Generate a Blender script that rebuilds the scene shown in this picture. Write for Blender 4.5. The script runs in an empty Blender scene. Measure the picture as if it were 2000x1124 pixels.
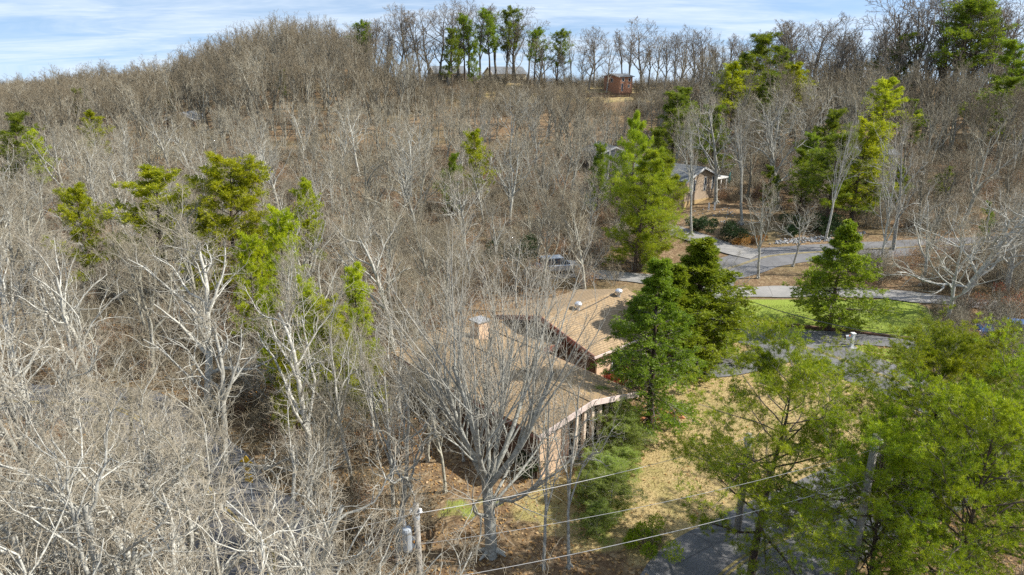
import bpy, math, random
import numpy as np
from mathutils import Vector
R_ = math.radians
scene = bpy.context.scene

# ------------------------------------------------------------------ camera
CAM_H, PITCH, FPX = 20.5, R_(18.0), 1333.33
cam_d = bpy.data.cameras.new('camera'); cam = bpy.data.objects.new('camera', cam_d)
scene.collection.objects.link(cam)
cam_d.sensor_width = 36.0; cam_d.lens = 24.0; cam_d.clip_end = 6000; cam_d.clip_start = 0.1
cam.location = (0, 0, CAM_H); cam.rotation_euler = (R_(90) - PITCH, 0, 0)
scene.camera = cam

# ------------------------------------------------------------------ sky, sun, exposure
SUN_EL = R_(41); SUN_DIR = Vector((math.cos(SUN_EL) * 1.0, math.cos(SUN_EL) * -0.02, math.sin(SUN_EL)))
world = bpy.data.worlds.new('World'); scene.world = world; world.use_nodes = True
wn, wl = world.node_tree.nodes, world.node_tree.links
wn.clear()
sky = wn.new('ShaderNodeTexSky'); sky.sky_type = 'NISHITA'; sky.sun_disc = False
sky.sun_elevation = SUN_EL; sky.sun_rotation = math.atan2(SUN_DIR.x, SUN_DIR.y)
sky.altitude = 300; sky.air_density = 1.0; sky.dust_density = 0.6; sky.ozone_density = 1.3
tc = wn.new('ShaderNodeTexCoord')
sep = wn.new('ShaderNodeSeparateXYZ'); wl.new(tc.outputs['Generated'], sep.inputs[0])
svec = wn.new('ShaderNodeCombineXYZ'); wl.new(svec.outputs[0], sky.inputs[0])
def wmath(op, a, b=None, clamp=False):
    n = wn.new('ShaderNodeMath'); n.operation = op; n.use_clamp = clamp
    for i, v in enumerate((a, b)):
        if v is None: continue
        if isinstance(v, (int, float)): n.inputs[i].default_value = v
        else: wl.new(v, n.inputs[i])
    return n.outputs[0]
for i_ in (0, 1): wl.new(sep.outputs[i_], svec.inputs[i_])
wl.new(wmath('ADD', wmath('MULTIPLY', wmath('MAXIMUM', sep.outputs['Z'], 0.0), .85), .17), svec.inputs[2])
den = wmath('ADD', wmath('MAXIMUM', sep.outputs['Z'], 0.0), 0.10)         # cloud sheet: direction to a plane overhead
cmb = wn.new('ShaderNodeCombineXYZ')
wl.new(wmath('DIVIDE', sep.outputs['X'], den), cmb.inputs[0]); wl.new(wmath('DIVIDE', sep.outputs['Y'], den), cmb.inputs[1])
def cirrus(scale, sx, sy, rot, detail, lo, hi):
    mp = wn.new('ShaderNodeMapping'); wl.new(cmb.outputs[0], mp.inputs[0])
    mp.inputs['Rotation'].default_value = (0, 0, rot); mp.inputs['Scale'].default_value = (sx, sy, 1)
    nz = wn.new('ShaderNodeTexNoise'); wl.new(mp.outputs[0], nz.inputs['Vector'])
    nz.inputs['Scale'].default_value = scale; nz.inputs['Detail'].default_value = detail
    nz.inputs['Roughness'].default_value = 0.62; nz.inputs['Distortion'].default_value = 0.6
    mr = wn.new('ShaderNodeMapRange'); mr.interpolation_type = 'SMOOTHSTEP'
    wl.new(nz.outputs[0], mr.inputs[0]); mr.inputs[1].default_value = lo; mr.inputs[2].default_value = hi
    return mr.outputs[0]
c1 = cirrus(0.55, 1.0, 1.9, 0.25, 5, 0.28, 0.66)
c2 = cirrus(3.4, 1.0, 2.8, -0.15, 9, 0.42, 0.78)
cov = wmath('ADD', wmath('MULTIPLY', c1, 0.6), wmath('MULTIPLY', wmath('MULTIPLY', c2, c1), 0.28), True)
mixc = wn.new('ShaderNodeMix'); mixc.data_type = 'RGBA'
wl.new(cov, mixc.inputs['Factor']); wl.new(sky.outputs[0], mixc.inputs[6]); mixc.inputs[7].default_value = (5.0, 5.6, 6.3, 1)
bg = wn.new('ShaderNodeBackground'); wl.new(mixc.outputs[2], bg.inputs[0]); bg.inputs[1].default_value = 0.115
wo = wn.new('ShaderNodeOutputWorld'); wl.new(bg.outputs[0], wo.inputs[0])
sun_d = bpy.data.lights.new('sun', 'SUN'); sun_d.energy = 5.0; sun_d.angle = R_(0.5); sun_d.color = (1.0, 0.94, 0.84)
sun = bpy.data.objects.new('sun', sun_d); scene.collection.objects.link(sun); sun.location = (60, 0, 80)
sun.rotation_euler = (-SUN_DIR).to_track_quat('-Z', 'Y').to_euler()
vs = scene.view_settings; vs.view_transform = 'Standard'; vs.look = 'None'; vs.gamma = 1.0; vs.exposure = 0.68
vs.use_curve_mapping = False
cy = scene.cycles; cy.max_bounces = 5; cy.diffuse_bounces = 3; cy.glossy_bounces = 2; cy.transmission_bounces = 2
cy.transparent_max_bounces = 4; cy.use_denoising = False; cy.caustics_reflective = False; cy.caustics_refractive = False

# ------------------------------------------------------------------ helpers
COL = scene.collection
def ray(px, py):
    a, b = (px - 1000) / FPX, -(py - 562) / FPX
    return np.array([a, math.cos(PITCH) + b * math.sin(PITCH), -math.sin(PITCH) + b * math.cos(PITCH)])
def gp(px, py, z=0.0):
    d = ray(px, py); t = (z - CAM_H) / d[2]
    return np.array([d[0] * t, d[1] * t, z])
def at_dist(px, py, y):
    d = ray(px, py); t = y / d[1]; return np.array([d[0] * t, y, CAM_H + d[2] * t])
def to_px(p):
    x, y, z = p[0], p[1], p[2] - CAM_H
    d = y * math.cos(PITCH) - z * math.sin(PITCH); v = y * math.sin(PITCH) + z * math.cos(PITCH)
    return 1000 + FPX * x / d, 562 - FPX * v / d

UK = np.array([-0.8, -0.55, -0.3, -0.1, 0.1, 0.35, 0.8])
YK = np.array([0, 40, 65, 80, 100, 130, 150, 175, 195, 230, 280, 350, 450, 700, 1500.])
ZK = np.array([
    [0, -1, -1.5, -2, -2, -1.5, -1, -.5, 0, 0, 0, 0, -1, -12, -70],
    [0, -.7, -1.2, -1.6, -1.2, .8, 3.5, 5.8, 6.5, 6.8, 6, 4, 1, -12, -70],
    [0, -.3, -.8, -.8, .5, 4.5, 8.5, 14, 18, 21.5, 19, 13, 6, -12, -70],
    [0, 0, 0, 0, 1, 4.5, 8, 12.5, 16.5, 15, 10, 6, 3, -12, -70],
    [0, 0, 0, .3, 1.5, 5, 8, 12, 15, 13.5, 9, 5, 3, -12, -70],
    [0, 0, 0, 1, 3, 6, 8.5, 12.3, 13.8, 13, 9, 5, 3, -12, -70],
    [0, 0, 0, 1, 3, 6.5, 9.5, 13, 15, 14, 10, 5, 3, -12, -70]])
def terrain(x, y):
    x = np.asarray(x, float); y = np.asarray(y, float)
    u = np.clip(x / np.maximum(y, 15), -0.8, 0.8)
    prof = np.array([np.interp(y, YK, ZK[i]) for i in range(len(UK))])
    i = np.clip(np.searchsorted(UK, u) - 1, 0, len(UK) - 2)
    f = np.clip((u - UK[i]) / (UK[i + 1] - UK[i]), 0, 1); f = f * f * (3 - 2 * f)
    idx = np.indices(x.shape)
    a = prof[(i,) + tuple(idx)]; b = prof[(i + 1,) + tuple(idx)]
    rough = np.clip((y - 82) / 20, 0, 1) + np.clip((-x - 8) / 12, 0, 1) * np.clip((y - 42) / 10, 0, 1)
    return a + (b - a) * f + np.clip(rough, 0, 1) * (0.25 * np.sin(x * .31 + 1.3 * np.sin(y * .17)) + 0.2 * np.sin(y * .43 + x * .11))
def tz(x, y): return float(terrain(np.array([x]), np.array([y]))[0])
def gt(px, py):
    d = ray(px, py); t = 8.0
    while t < 900:
        p = d * t
        if CAM_H + p[2] <= tz(p[0], p[1]): break
        t += 0.25
    return np.array([p[0], p[1], tz(p[0], p[1])])

def mesh_np(name, verts, quads=None, tris=None, mat=None, smooth=False, attrs=None):
    me = bpy.data.meshes.new(name)
    nq = 0 if quads is None else len(quads); nt = 0 if tris is None else len(tris)
    me.vertices.add(len(verts)); me.vertices.foreach_set('co', np.ascontiguousarray(verts, np.float32).ravel())
    idx = []; starts = []
    if nq: idx.append(np.asarray(quads, np.int32).ravel()); starts.append(np.arange(nq) * 4)
    if nt: idx.append(np.asarray(tris, np.int32).ravel()); starts.append(nq * 4 + np.arange(nt) * 3)
    idx = np.concatenate(idx); starts = np.concatenate(starts).astype(np.int32)
    me.loops.add(len(idx)); me.loops.foreach_set('vertex_index', idx)
    me.polygons.add(nq + nt); me.polygons.foreach_set('loop_start', starts)
    if smooth: me.polygons.foreach_set('use_smooth', np.ones(nq + nt, bool))
    for k, v in (attrs or {}).items():
        at = me.attributes.new(k, 'FLOAT', 'POINT'); at.data.foreach_set('value', np.ascontiguousarray(v, np.float32))
    if mat:
        for m in (mat if isinstance(mat, (list, tuple)) else [mat]): me.materials.append(m)
    me.update(calc_edges=True); return me
def link(name, me, parent=None, loc=None):
    o = bpy.data.objects.new(name, me); COL.objects.link(o)
    if parent is not None: o.parent = parent
    if loc is not None: o.location = loc
    return o
def tag(o, label=None, cat=None, group=None, kind=None):
    if label: o['label'] = label
    if cat: o['category'] = cat
    if group: o['group'] = group
    if kind: o['kind'] = kind
    return o
def empty(name, loc, rz=0.0, label=None, cat=None, group=None):
    o = bpy.data.objects.new(name, None); COL.objects.link(o); o.location = tuple(loc); o.rotation_euler = (0, 0, rz)
    return tag(o, label, cat, group)

class MB:                                      # small polygon collector for built things
    def __init__(s): s.v = []; s.f = []
    def poly(s, pts, faces):
        b = len(s.v); s.v += [tuple(p) for p in pts]; s.f += [tuple(b + i for i in f) for f in faces]; return s
    def box(s, x0, x1, y0, y1, z0, z1):
        return s.poly([(x0, y0, z0), (x1, y0, z0), (x1, y1, z0), (x0, y1, z0), (x0, y0, z1), (x1, y0, z1), (x1, y1, z1), (x0, y1, z1)],
                      [(0, 3, 2, 1), (4, 5, 6, 7), (0, 1, 5, 4), (1, 2, 6, 5), (2, 3, 7, 6), (3, 0, 4, 7)])
    def prism(s, prof, axis, a, b):            # profile extruded along x or y
        n = len(prof)
        mk = (lambda p, t: (t, p[0], p[1])) if axis == 'x' else (lambda p, t: (p[0], t, p[1]))
        pts = [mk(p, a) for p in prof] + [mk(p, b) for p in prof]
        return s.poly(pts, [tuple(range(n))[::-1], tuple(range(n, 2 * n))] + [(i, (i + 1) % n, n + (i + 1) % n, n + i) for i in range(n)])
    def lathe(s, prof, n=14, c=(0, 0, 0), axis='z'):
        pts = []; fs = []
        for r, h in prof:
            for k in range(n):
                a = 2 * math.pi * k / n
                p = (r * math.cos(a), r * math.sin(a), h)
                if axis == 'x': p = (h, p[0], p[1])
                if axis == 'y': p = (p[0], h, p[1])
                pts.append((p[0] + c[0], p[1] + c[1], p[2] + c[2]))
        for i in range(len(prof) - 1):
            for k in range(n): fs.append((i * n + k, i * n + (k + 1) % n, (i + 1) * n + (k + 1) % n, (i + 1) * n + k))
        fs += [tuple(range(n))[::-1], tuple(range((len(prof) - 1) * n, len(prof) * n))]
        return s.poly(pts, fs)
    def tube(s, pts, r, n=6):
        pts = [Vector(p) for p in pts]; b = len(s.v); rr = r if isinstance(r, (list, tuple)) else [r] * len(pts)
        for i, p in enumerate(pts):
            t = (pts[min(i + 1, len(pts) - 1)] - pts[max(i - 1, 0)]).normalized()
            u = t.cross(Vector((0.31, 0.17, 0.93)) if abs(t.z) < .8 else Vector((1, 0.1, 0))).normalized(); w = t.cross(u)
            for k in range(n):
                a = 2 * math.pi * k / n; s.v.append(tuple(p + (u * math.cos(a) + w * math.sin(a)) * rr[i]))
        for i in range(len(pts) - 1):
            for k in range(n): s.f.append((b + i * n + k, b + i * n + (k + 1) % n, b + (i + 1) * n + (k + 1) % n, b + (i + 1) * n + k))
        s.f += [tuple(b + k for k in range(n))[::-1], tuple(b + (len(pts) - 1) * n + k for k in range(n))]
        return s
    def build(s, name, mat, parent=None, loc=None, smooth=False, bevel=0.0):
        me = bpy.data.meshes.new(name); me.from_pydata(s.v, [], s.f); me.materials.append(mat)
        if smooth: me.polygons.foreach_set('use_smooth', [True] * len(me.polygons))
        me.validate(); me.update()
        o = link(name, me, parent, loc)
        if bevel:
            m = o.modifiers.new('bevel', 'BEVEL'); m.width = bevel; m.segments = 2; m.limit_method = 'ANGLE'
        return o

# ------------------------------------------------------------------ materials
def new_mat(name):
    m = bpy.data.materials.new(name); m.use_nodes = True; nt = m.node_tree
    return m, nt, nt.nodes['Principled BSDF'], nt.nodes['Material Output']
def N(nt, t, **kw):
    n = nt.nodes.new(t)
    for k, v in kw.items():
        if k in n.inputs: n.inputs[k].default_value = v
        else: setattr(n, k, v)
    return n
def ramp(nt, fac, stops):
    r = nt.nodes.new('ShaderNodeValToRGB'); cr = r.color_ramp
    while len(cr.elements) < len(stops): cr.elements.new(0.5)
    for e, (p, c) in zip(cr.elements, stops): e.position = p; e.color = (*c, 1)
    nt.links.new(fac, r.inputs[0]); return r.outputs[0]
def mixrgb(nt, f, a, b, blend='MIX'):
    m = nt.nodes.new('ShaderNodeMix'); m.data_type = 'RGBA'; m.blend_type = blend
    for i, v in ((0, f), (6, a), (7, b)):
        if isinstance(v, (int, float)): m.inputs[i].default_value = v
        elif isinstance(v, tuple): m.inputs[i].default_value = (*v, 1)
        else: nt.links.new(v, m.inputs[i])
    return m.outputs[2]
def noise(nt, scale, detail=4, rough=.55, vec=None, coord='Object', dist=0):
    n = N(nt, 'ShaderNodeTexNoise', Scale=scale, Detail=detail, Roughness=rough, Distortion=dist)
    if vec is None:
        t = nt.nodes.new('ShaderNodeTexCoord'); vec = t.outputs[coord]
    nt.links.new(vec, n.inputs['Vector']); return n.outputs[0]
def maprange(nt, v, a, b, c=0.0, d=1.0):
    m = nt.nodes.new('ShaderNodeMapRange'); m.interpolation_type = 'SMOOTHSTEP'; nt.links.new(v, m.inputs[0])
    for i, x in enumerate((a, b, c, d)): m.inputs[i + 1].default_value = x
    return m.outputs[0]
def bump(nt, bsdf, h, strength=.4, dist=.03):
    b = N(nt, 'ShaderNodeBump', Strength=strength, Distance=dist); nt.links.new(h, b.inputs['Height']); nt.links.new(b.outputs[0], bsdf.inputs['Normal'])
def plain(name, col, rough=.75, var=.18, scale=2.5, metal=0, bumps=0):
    m, nt, b, o = new_mat(name)
    n = noise(nt, scale, 5); n2 = noise(nt, scale * 9, 3)
    c = mixrgb(nt, maprange(nt, n, .35, .7), tuple(x * (1 - var) for x in col), tuple(min(1, x * (1 + var)) for x in col))
    c = mixrgb(nt, maprange(nt, n2, .3, .75, 0, .5), c, tuple(x * (1 - 1.4 * var) for x in col))
    nt.links.new(c, b.inputs['Base Color']); b.inputs['Roughness'].default_value = rough; b.inputs['Metallic'].default_value = metal
    if bumps: bump(nt, b, n2, bumps, .02)
    return m
def bark(name, thick_a, thick_b, twig_a, twig_b, t0=.01, t1=.05):
    m, nt, b, o = new_mat(name)
    at = N(nt, 'ShaderNodeAttribute', attribute_name='rad'); info = nt.nodes.new('ShaderNodeObjectInfo')
    geo = nt.nodes.new('ShaderNodeNewGeometry')
    n = noise(nt, 5.0, 5, .65, geo.outputs['Position']); n3 = noise(nt, 22.0, 3, .6, geo.outputs['Position'])
    cb = mixrgb(nt, maprange(nt, n, .38, .62), thick_a, thick_b)
    cb = mixrgb(nt, maprange(nt, n3, .5, .72, 0, .55), cb, tuple(x * .45 for x in thick_b))
    ct = mixrgb(nt, info.outputs['Random'], twig_a, twig_b)
    c = mixrgb(nt, maprange(nt, at.outputs['Fac'], t0, t1), ct, cb)
    rv = N(nt, 'ShaderNodeHueSaturation'); nt.links.new(c, rv.inputs['Color'])
    mr = maprange(nt, info.outputs['Random'], 0, 1, .78, 1.15); nt.links.new(mr, rv.inputs['Value'])
    nt.links.new(rv.outputs[0], b.inputs['Base Color']); b.inputs['Roughness'].default_value = .85
    b.inputs['Specular IOR Level'].default_value = .2
    bump(nt, b, n3, .5, .02)
    return m
def foliage(name, dark, mid, light, trans=.35):
    m, nt, b, o = new_mat(name); nt.nodes.remove(b)
    geo = nt.nodes.new('ShaderNodeNewGeometry'); info = nt.nodes.new('ShaderNodeObjectInfo')
    n = noise(nt, .9, 3, .5, geo.outputs['Position'])
    c = ramp(nt, geo.outputs['Random Per Island'], [(0, dark), (.5, mid), (1, light)])
    c = mixrgb(nt, maprange(nt, n, .35, .7, 0, .6), c, light)
    hs = N(nt, 'ShaderNodeHueSaturation'); nt.links.new(c, hs.inputs['Color'])
    nt.links.new(maprange(nt, info.outputs['Random'], 0, 1, .8, 1.2), hs.inputs['Value'])
    nt.links.new(maprange(nt, info.outputs['Random'], 0, 1, .497, .515), hs.inputs['Hue'])
    d = nt.nodes.new('ShaderNodeBsdfDiffuse'); t = nt.nodes.new('ShaderNodeBsdfTranslucent'); g = N(nt, 'ShaderNodeBsdfGlossy', Roughness=.45)
    ms = nt.nodes.new('ShaderNodeMixShader'); ms.inputs[0].default_value = trans; m2 = nt.nodes.new('ShaderNodeMixShader'); m2.inputs[0].default_value = .025
    for x in (d, t): nt.links.new(hs.outputs[0], x.inputs[0])
    nt.links.new(d.outputs[0], ms.inputs[1]); nt.links.new(t.outputs[0], ms.inputs[2])
    nt.links.new(ms.outputs[0], m2.inputs[1]); nt.links.new(g.outputs[0], m2.inputs[2]); nt.links.new(m2.outputs[0], o.inputs[0])
    return m

M = {}
M['pale'] = bark('pale_bark', (.51, .505, .455), (.30, .295, .26), (.42, .38, .295), (.29, .25, .185), .004, .014)
M['tan'] = bark('tan_bark', (.42, .41, .345), (.26, .25, .205), (.36, .325, .245), (.275, .24, .17), .009, .03)
M['brown'] = bark('brown_bark', (.35, .33, .265), (.19, .175, .135), (.25, .212, .148), (.18, .148, .098), .015, .05)
M['palemid'] = bark('pale_mid_bark', (.52, .52, .47), (.35, .35, .31), (.36, .325, .245), (.27, .235, .165), .008, .02)
M['ridge'] = bark('ridge_bark', (.27, .25, .215), (.16, .148, .125), (.25, .215, .17), (.19, .16, .125), .012, .05)
M['grey'] = bark('grey_bark', (.40, .405, .37), (.25, .25, .22), (.42, .40, .34), (.38, .34, .28), .004, .03)
M['pinebark'] = bark('pine_bark', (.11, .08, .062), (.06, .045, .036), (.24, .22, .20), (.18, .15, .13), .005, .04)
M['russet'] = bark('russet_twigs', (.36, .30, .25), (.26, .2, .16), (.42, .27, .17), (.36, .3, .25), .004, .02)
M['pine'] = foliage('pine_needles', (.065, .12, .006), (.21, .295, .010), (.44, .47, .016), .45)
M['pine_far'] = foliage('pine_needles_slope', (.055, .105, .010), (.145, .215, .014), (.32, .37, .02), .46)
M['whitepine'] = foliage('soft_pine_needles', (.11, .17, .010), (.25, .33, .014), (.46, .48, .02), .5)
M['brightpine'] = foliage('bright_pine_needles', (.17, .23, .010), (.36, .42, .014), (.58, .58, .02), .52)
M['hemlock'] = foliage('hemlock_needles', (.06, .11, .008), (.14, .21, .012), (.27, .34, .02), .45)
M['cedar'] = foliage('cedar_sprays', (.10, .17, .010), (.22, .31, .016), (.38, .44, .022), .5)
M['bush'] = foliage('bush_leaves', (.02, .04, .014), (.035, .065, .02), (.06, .09, .03), .2)
M['feather'] = foliage('young_pine_needles', (.17, .23, .045), (.26, .33, .06), (.36, .41, .08), .5)
M['redleaf'] = foliage('red_leaves', (.30, .03, .03), (.42, .06, .05), (.5, .16, .08))
M['dryleaf'] = foliage('dry_leaves', (.26, .12, .035), (.42, .235, .08), (.52, .36, .18), .2)
M['cream'] = foliage('cream_dry_leaves', (.45, .40, .30), (.58, .53, .42), (.68, .64, .52), .2)
M['strawgrass'] = foliage('straw_grass', (.28, .20, .09), (.42, .32, .15), (.52, .42, .22), .3)
M['greengrass'] = foliage('green_grass', (.12, .18, .03), (.20, .27, .05), (.32, .34, .1), .3)
M['rust'] = foliage('rust_leaves', (.26, .11, .03), (.38, .17, .05), (.48, .26, .09), .2)

# ground: leaf litter, dormant lawn and green lawn, told apart by zone weights on the sheet
def ground_mat():
    m, nt, b, o = new_mat('ground_cover')
    geo = nt.nodes.new('ShaderNodeNewGeometry'); P = geo.outputs['Position']
    fine = noise(nt, 9, 4, .7, P); mid = noise(nt, 1.1, 5, .6, P); big = noise(nt, .09, 4, .6, P)
    vor = N(nt, 'ShaderNodeTexVoronoi', Scale=7.0); nt.links.new(P, vor.inputs['Vector'])
    leafc = ramp(nt, vor.outputs['Color'], [(0, (.10, .068, .042)), (.4, (.20, .138, .08)), (.7, (.30, .215, .125)), (1, (.42, .33, .21))])
    lit = mixrgb(nt, maprange(nt, mid, .35, .65), leafc, mixrgb(nt, .65, leafc, (.15, .09, .05)))
    lit = mixrgb(nt, maprange(nt, big, .45, .7, 0, .5), lit, (.17, .15, .07))
    dry = mixrgb(nt, maprange(nt, fine, .3, .7), (.33, .245, .11), (.50, .39, .20))
    dry = mixrgb(nt, maprange(nt, mid, .5, .75, 0, .7), dry, (.30, .25, .09))
    dry = mixrgb(nt, maprange(nt, noise(nt, .28, 4, .6, P), .46, .66, 0, .6), dry, (.23, .225, .07))
    grn = mixrgb(nt, maprange(nt, fine, .3, .7), (.17, .235, .035), (.28, .345, .065))
    grn = mixrgb(nt, maprange(nt, mid, .5, .75, 0, .4), grn, (.36, .31, .13))
    a1 = N(nt, 'ShaderNodeAttribute', attribute_name='dry'); a2 = N(nt, 'ShaderNodeAttribute', attribute_name='green')
    def w(a):
        s = nt.nodes.new('ShaderNodeMath'); s.operation = 'ADD'; nt.links.new(a.outputs['Fac'], s.inputs[0])
        s2 = nt.nodes.new('ShaderNodeMath'); s2.operation = 'MULTIPLY_ADD'; nt.links.new(mid, s2.inputs[0]); s2.inputs[1].default_value = .9; s2.inputs[2].default_value = -.45
        nt.links.new(s2.outputs[0], s.inputs[1]); return maprange(nt, s.outputs[0], .35, .65)
    c = mixrgb(nt, w(a1), lit, dry); c = mixrgb(nt, w(a2), c, grn)
    nt.links.new(c, b.inputs['Base Color']); b.inputs['Roughness'].default_value = .95; b.inputs['Specular IOR Level'].default_value = .1
    bump(nt, b, fine, .9, .08); return m
M['ground'] = ground_mat()
def road_mat(name, a, bcol):
    m, nt, b, o = new_mat(name); geo = nt.nodes.new('ShaderNodeNewGeometry'); P = geo.outputs['Position']
    n = noise(nt, .5, 6, .65, P); f = noise(nt, 30, 3, .6, P)
    c = mixrgb(nt, maprange(nt, n, .3, .7), a, bcol); c = mixrgb(nt, maprange(nt, f, .45, .75, 0, .35), c, tuple(x * 1.5 for x in bcol))
    vor = N(nt, 'ShaderNodeTexVoronoi', Scale=.35, feature='DISTANCE_TO_EDGE'); nt.links.new(P, vor.inputs['Vector'])
    c = mixrgb(nt, maprange(nt, vor.outputs[0], 0, .02, .6, 0), c, tuple(x * .4 for x in a))
    nt.links.new(c, b.inputs['Base Color']); b.inputs['Roughness'].default_value = .9; bump(nt, b, f, .4, .02); return m
M['asphalt'] = road_mat('asphalt', (.115, .115, .12), (.165, .165, .17))
M['gravel'] = road_mat('gravel', (.22, .215, .205), (.29, .28, .265))
M['yellow'] = plain('yellow_paint', (.34, .27, .10), .8, .35, 2)
def shingle_mat(name, a, bcol, axis):
    m, nt, b, o = new_mat(name); t = nt.nodes.new('ShaderNodeTexCoord')
    mp = nt.nodes.new('ShaderNodeMapping'); nt.links.new(t.outputs['Object'], mp.inputs[0])
    if axis == 'y': mp.inputs['Rotation'].default_value = (0, 0, R_(90))
    br = N(nt, 'ShaderNodeTexBrick', Scale=1.0); nt.links.new(mp.outputs[0], br.inputs[0])
    br.inputs['Brick Width'].default_value = .33; br.inputs['Row Height'].default_value = .2; br.inputs['Mortar Size'].default_value = .02
    br.inputs['Color1'].default_value = (*a, 1); br.inputs['Color2'].default_value = (*bcol, 1); br.inputs['Mortar'].default_value = (*[x * .45 for x in a], 1)
    n = noise(nt, .8, 5); c = mixrgb(nt, maprange(nt, n, .35, .75, 0, .6), br.outputs[0], tuple(x * .62 for x in a))
    st = nt.nodes.new('ShaderNodeMapping'); nt.links.new(t.outputs['Object'], st.inputs[0]); st.inputs['Scale'].default_value = (.35, 2.2, 1) if axis == 'y' else (2.2, .35, 1)
    c = mixrgb(nt, maprange(nt, noise(nt, 1.0, 5, .6, st.outputs[0]), .48, .72, 0, .5), c, tuple(x * .55 for x in a))
    nt.links.new(c, b.inputs['Base Color']); b.inputs['Roughness'].default_value = .9; bump(nt, b, br.outputs['Fac'], -.5, .02); return m
M['shingle_x'] = shingle_mat('tan_shingles', (.34, .24, .135), (.41, .295, .17), 'x')
M['shingle_y'] = shingle_mat('tan_shingles_wing', (.33, .235, .13), (.40, .285, .165), 'y')
M['slate'] = shingle_mat('grey_shingles', (.16, .175, .19), (.22, .235, .25), 'x')
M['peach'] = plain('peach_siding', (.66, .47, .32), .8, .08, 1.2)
M['column'] = plain('cream_paint', (.72, .58, .46), .7, .08, 3)
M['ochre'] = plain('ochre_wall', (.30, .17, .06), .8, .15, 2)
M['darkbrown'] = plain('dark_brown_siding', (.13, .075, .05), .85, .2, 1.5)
M['fascia'] = plain('rust_fascia', (.22, .085, .06), .7, .15, 2)
M['pinktrim'] = plain('pink_white_trim', (.68, .56, .52), .7, .08, 2)
M['white'] = plain('white_paint', (.78, .78, .76), .55, .06, 2)
M['glass'] = plain('window_glass', (.04, .05, .06), .12, .1, 1)
M['silver'] = plain('vent_metal', (.70, .71, .73), .35, .08, 4, .6)
M['brickred'] = plain('orange_brick', (.44, .22, .13), .9, .12, 3)
M['tansiding'] = plain('tan_siding', (.40, .31, .22), .85, .12, 2)
M['ochresiding'] = plain('ochre_foundation', (.46, .33, .16), .85, .12, 2)
M['creamwall'] = plain('cream_wall', (.70, .66, .50), .8, .08, 1)
M['greywall'] = plain('blue_grey_wall', (.42, .46, .50), .8, .1, 1)
M['woodpole'] = plain('weathered_pole', (.30, .285, .26), .9, .25, 6)
M['wire'] = plain('bare_cable', (.45, .45, .44), .5, .05, 1)
M['darkwire'] = plain('dark_cable', (.05, .055, .06), .6, .1, 1)
M['steel'] = plain('grey_steel', (.42, .46, .50), .5, .1, 3, .3)
M['signyellow'] = plain('sign_yellow', (.80, .50, .02), .5, .08, 5)
M['timber'] = plain('brown_timber', (.17, .09, .055), .9, .25, 3)
M['stone'] = plain('pale_stone', (.33, .335, .34), .9, .2, 3)
M['carpaint'] = plain('silver_car_paint', (.58, .62, .66), .25, .04, 1, .4)
M['carblue'] = plain('blue_car_paint', (.06, .17, .42), .25, .05, 1, .3)
M['tyre'] = plain('tyre_rubber', (.02, .02, .02), .9, .1, 3)
M['teal'] = plain('teal_canvas', (.02, .24, .24), .8, .1, 3)
M['slide'] = plain('yellow_plastic', (.75, .55, .08), .5, .05, 3)
M['orange'] = plain('orange_plastic', (.75, .22, .05), .6, .05, 3)
M['terracotta'] = plain('red_mulch', (.42, .17, .08), .95, .3, 6)
M['lamp_red'] = plain('red_lens', (.5, .02, .02), .3, .05, 2)

# ------------------------------------------------------------------ setting: ground, roads, litter
rng = np.random.default_rng(7); random.seed(7)
def inpoly(x, y, poly):
    poly = np.asarray(poly); inside = np.zeros(x.shape, bool); j = len(poly) - 1
    for i in range(len(poly)):
        xi, yi, xj, yj = *poly[i], *poly[j]
        c = ((yi > y) != (yj > y)) & (x < (xj - xi) * (y - yi) / (yj - yi + 1e-12) + xi)
        inside ^= c; j = i
    return inside
def pxpoly(pts): return [tuple(gp(*p)[:2]) for p in pts]
GREEN = pxpoly([(1330, 622), (1415, 588), (1560, 582), (1790, 586), (1840, 620), (1830, 668), (1600, 655), (1450, 628), (1400, 640)])
MAILGREEN = pxpoly([(1575, 668), (1700, 675), (1800, 690), (1800, 740), (1690, 705)])
DRY = pxpoly([(985, 1010), (1060, 925), (1170, 870), (1300, 740), (1350, 680), (1400, 655), (1500, 690), (1700, 760), (1900, 800), (1900, 870), (1700, 960),
              (1500, 1060), (1400, 1124), (1300, 1124), (1120, 1060)])
MOSS = pxpoly([(840, 1000), (880, 965), (985, 965), (960, 1015), (890, 1020)])
xs = np.concatenate([-np.geomspace(2600, 122, 22), np.linspace(-120, 120, 190), np.geomspace(122, 2600, 22)])
ys = np.concatenate([np.linspace(-160, 4, 14), np.linspace(6, 140, 130), np.linspace(142, 300, 50), np.geomspace(308, 3600, 26)])
GX, GY = np.meshgrid(xs, ys); GZ = terrain(GX, GY)
nx, ny = len(xs), len(ys)
ii = (np.arange(ny - 1)[:, None] * nx + np.arange(nx - 1)[None, :]).ravel()
quads = np.stack([ii, ii + 1, ii + nx + 1, ii + nx], 1)
dryw = inpoly(GX, GY, DRY).astype(float); grw = (inpoly(GX, GY, GREEN) | inpoly(GX, GY, MAILGREEN)) + .5 * inpoly(GX, GY, MOSS) + .48 * inpoly(GX, GY, pxpoly([(1150, 880), (1230, 810), (1290, 840), (1230, 930), (1215, 1070), (1130, 1080)]))
RG = (GY > 172) & (GY < 200) & (GX > -12) & (GX < 48); dryw[RG] = .55
g = link('ground', mesh_np('ground', np.stack([GX, GY, GZ], -1).reshape(-1, 3), quads, mat=M['ground'], smooth=True, attrs={'dry': dryw.ravel(), 'green': grw.ravel()}))
g['kind'] = 'structure'

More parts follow.
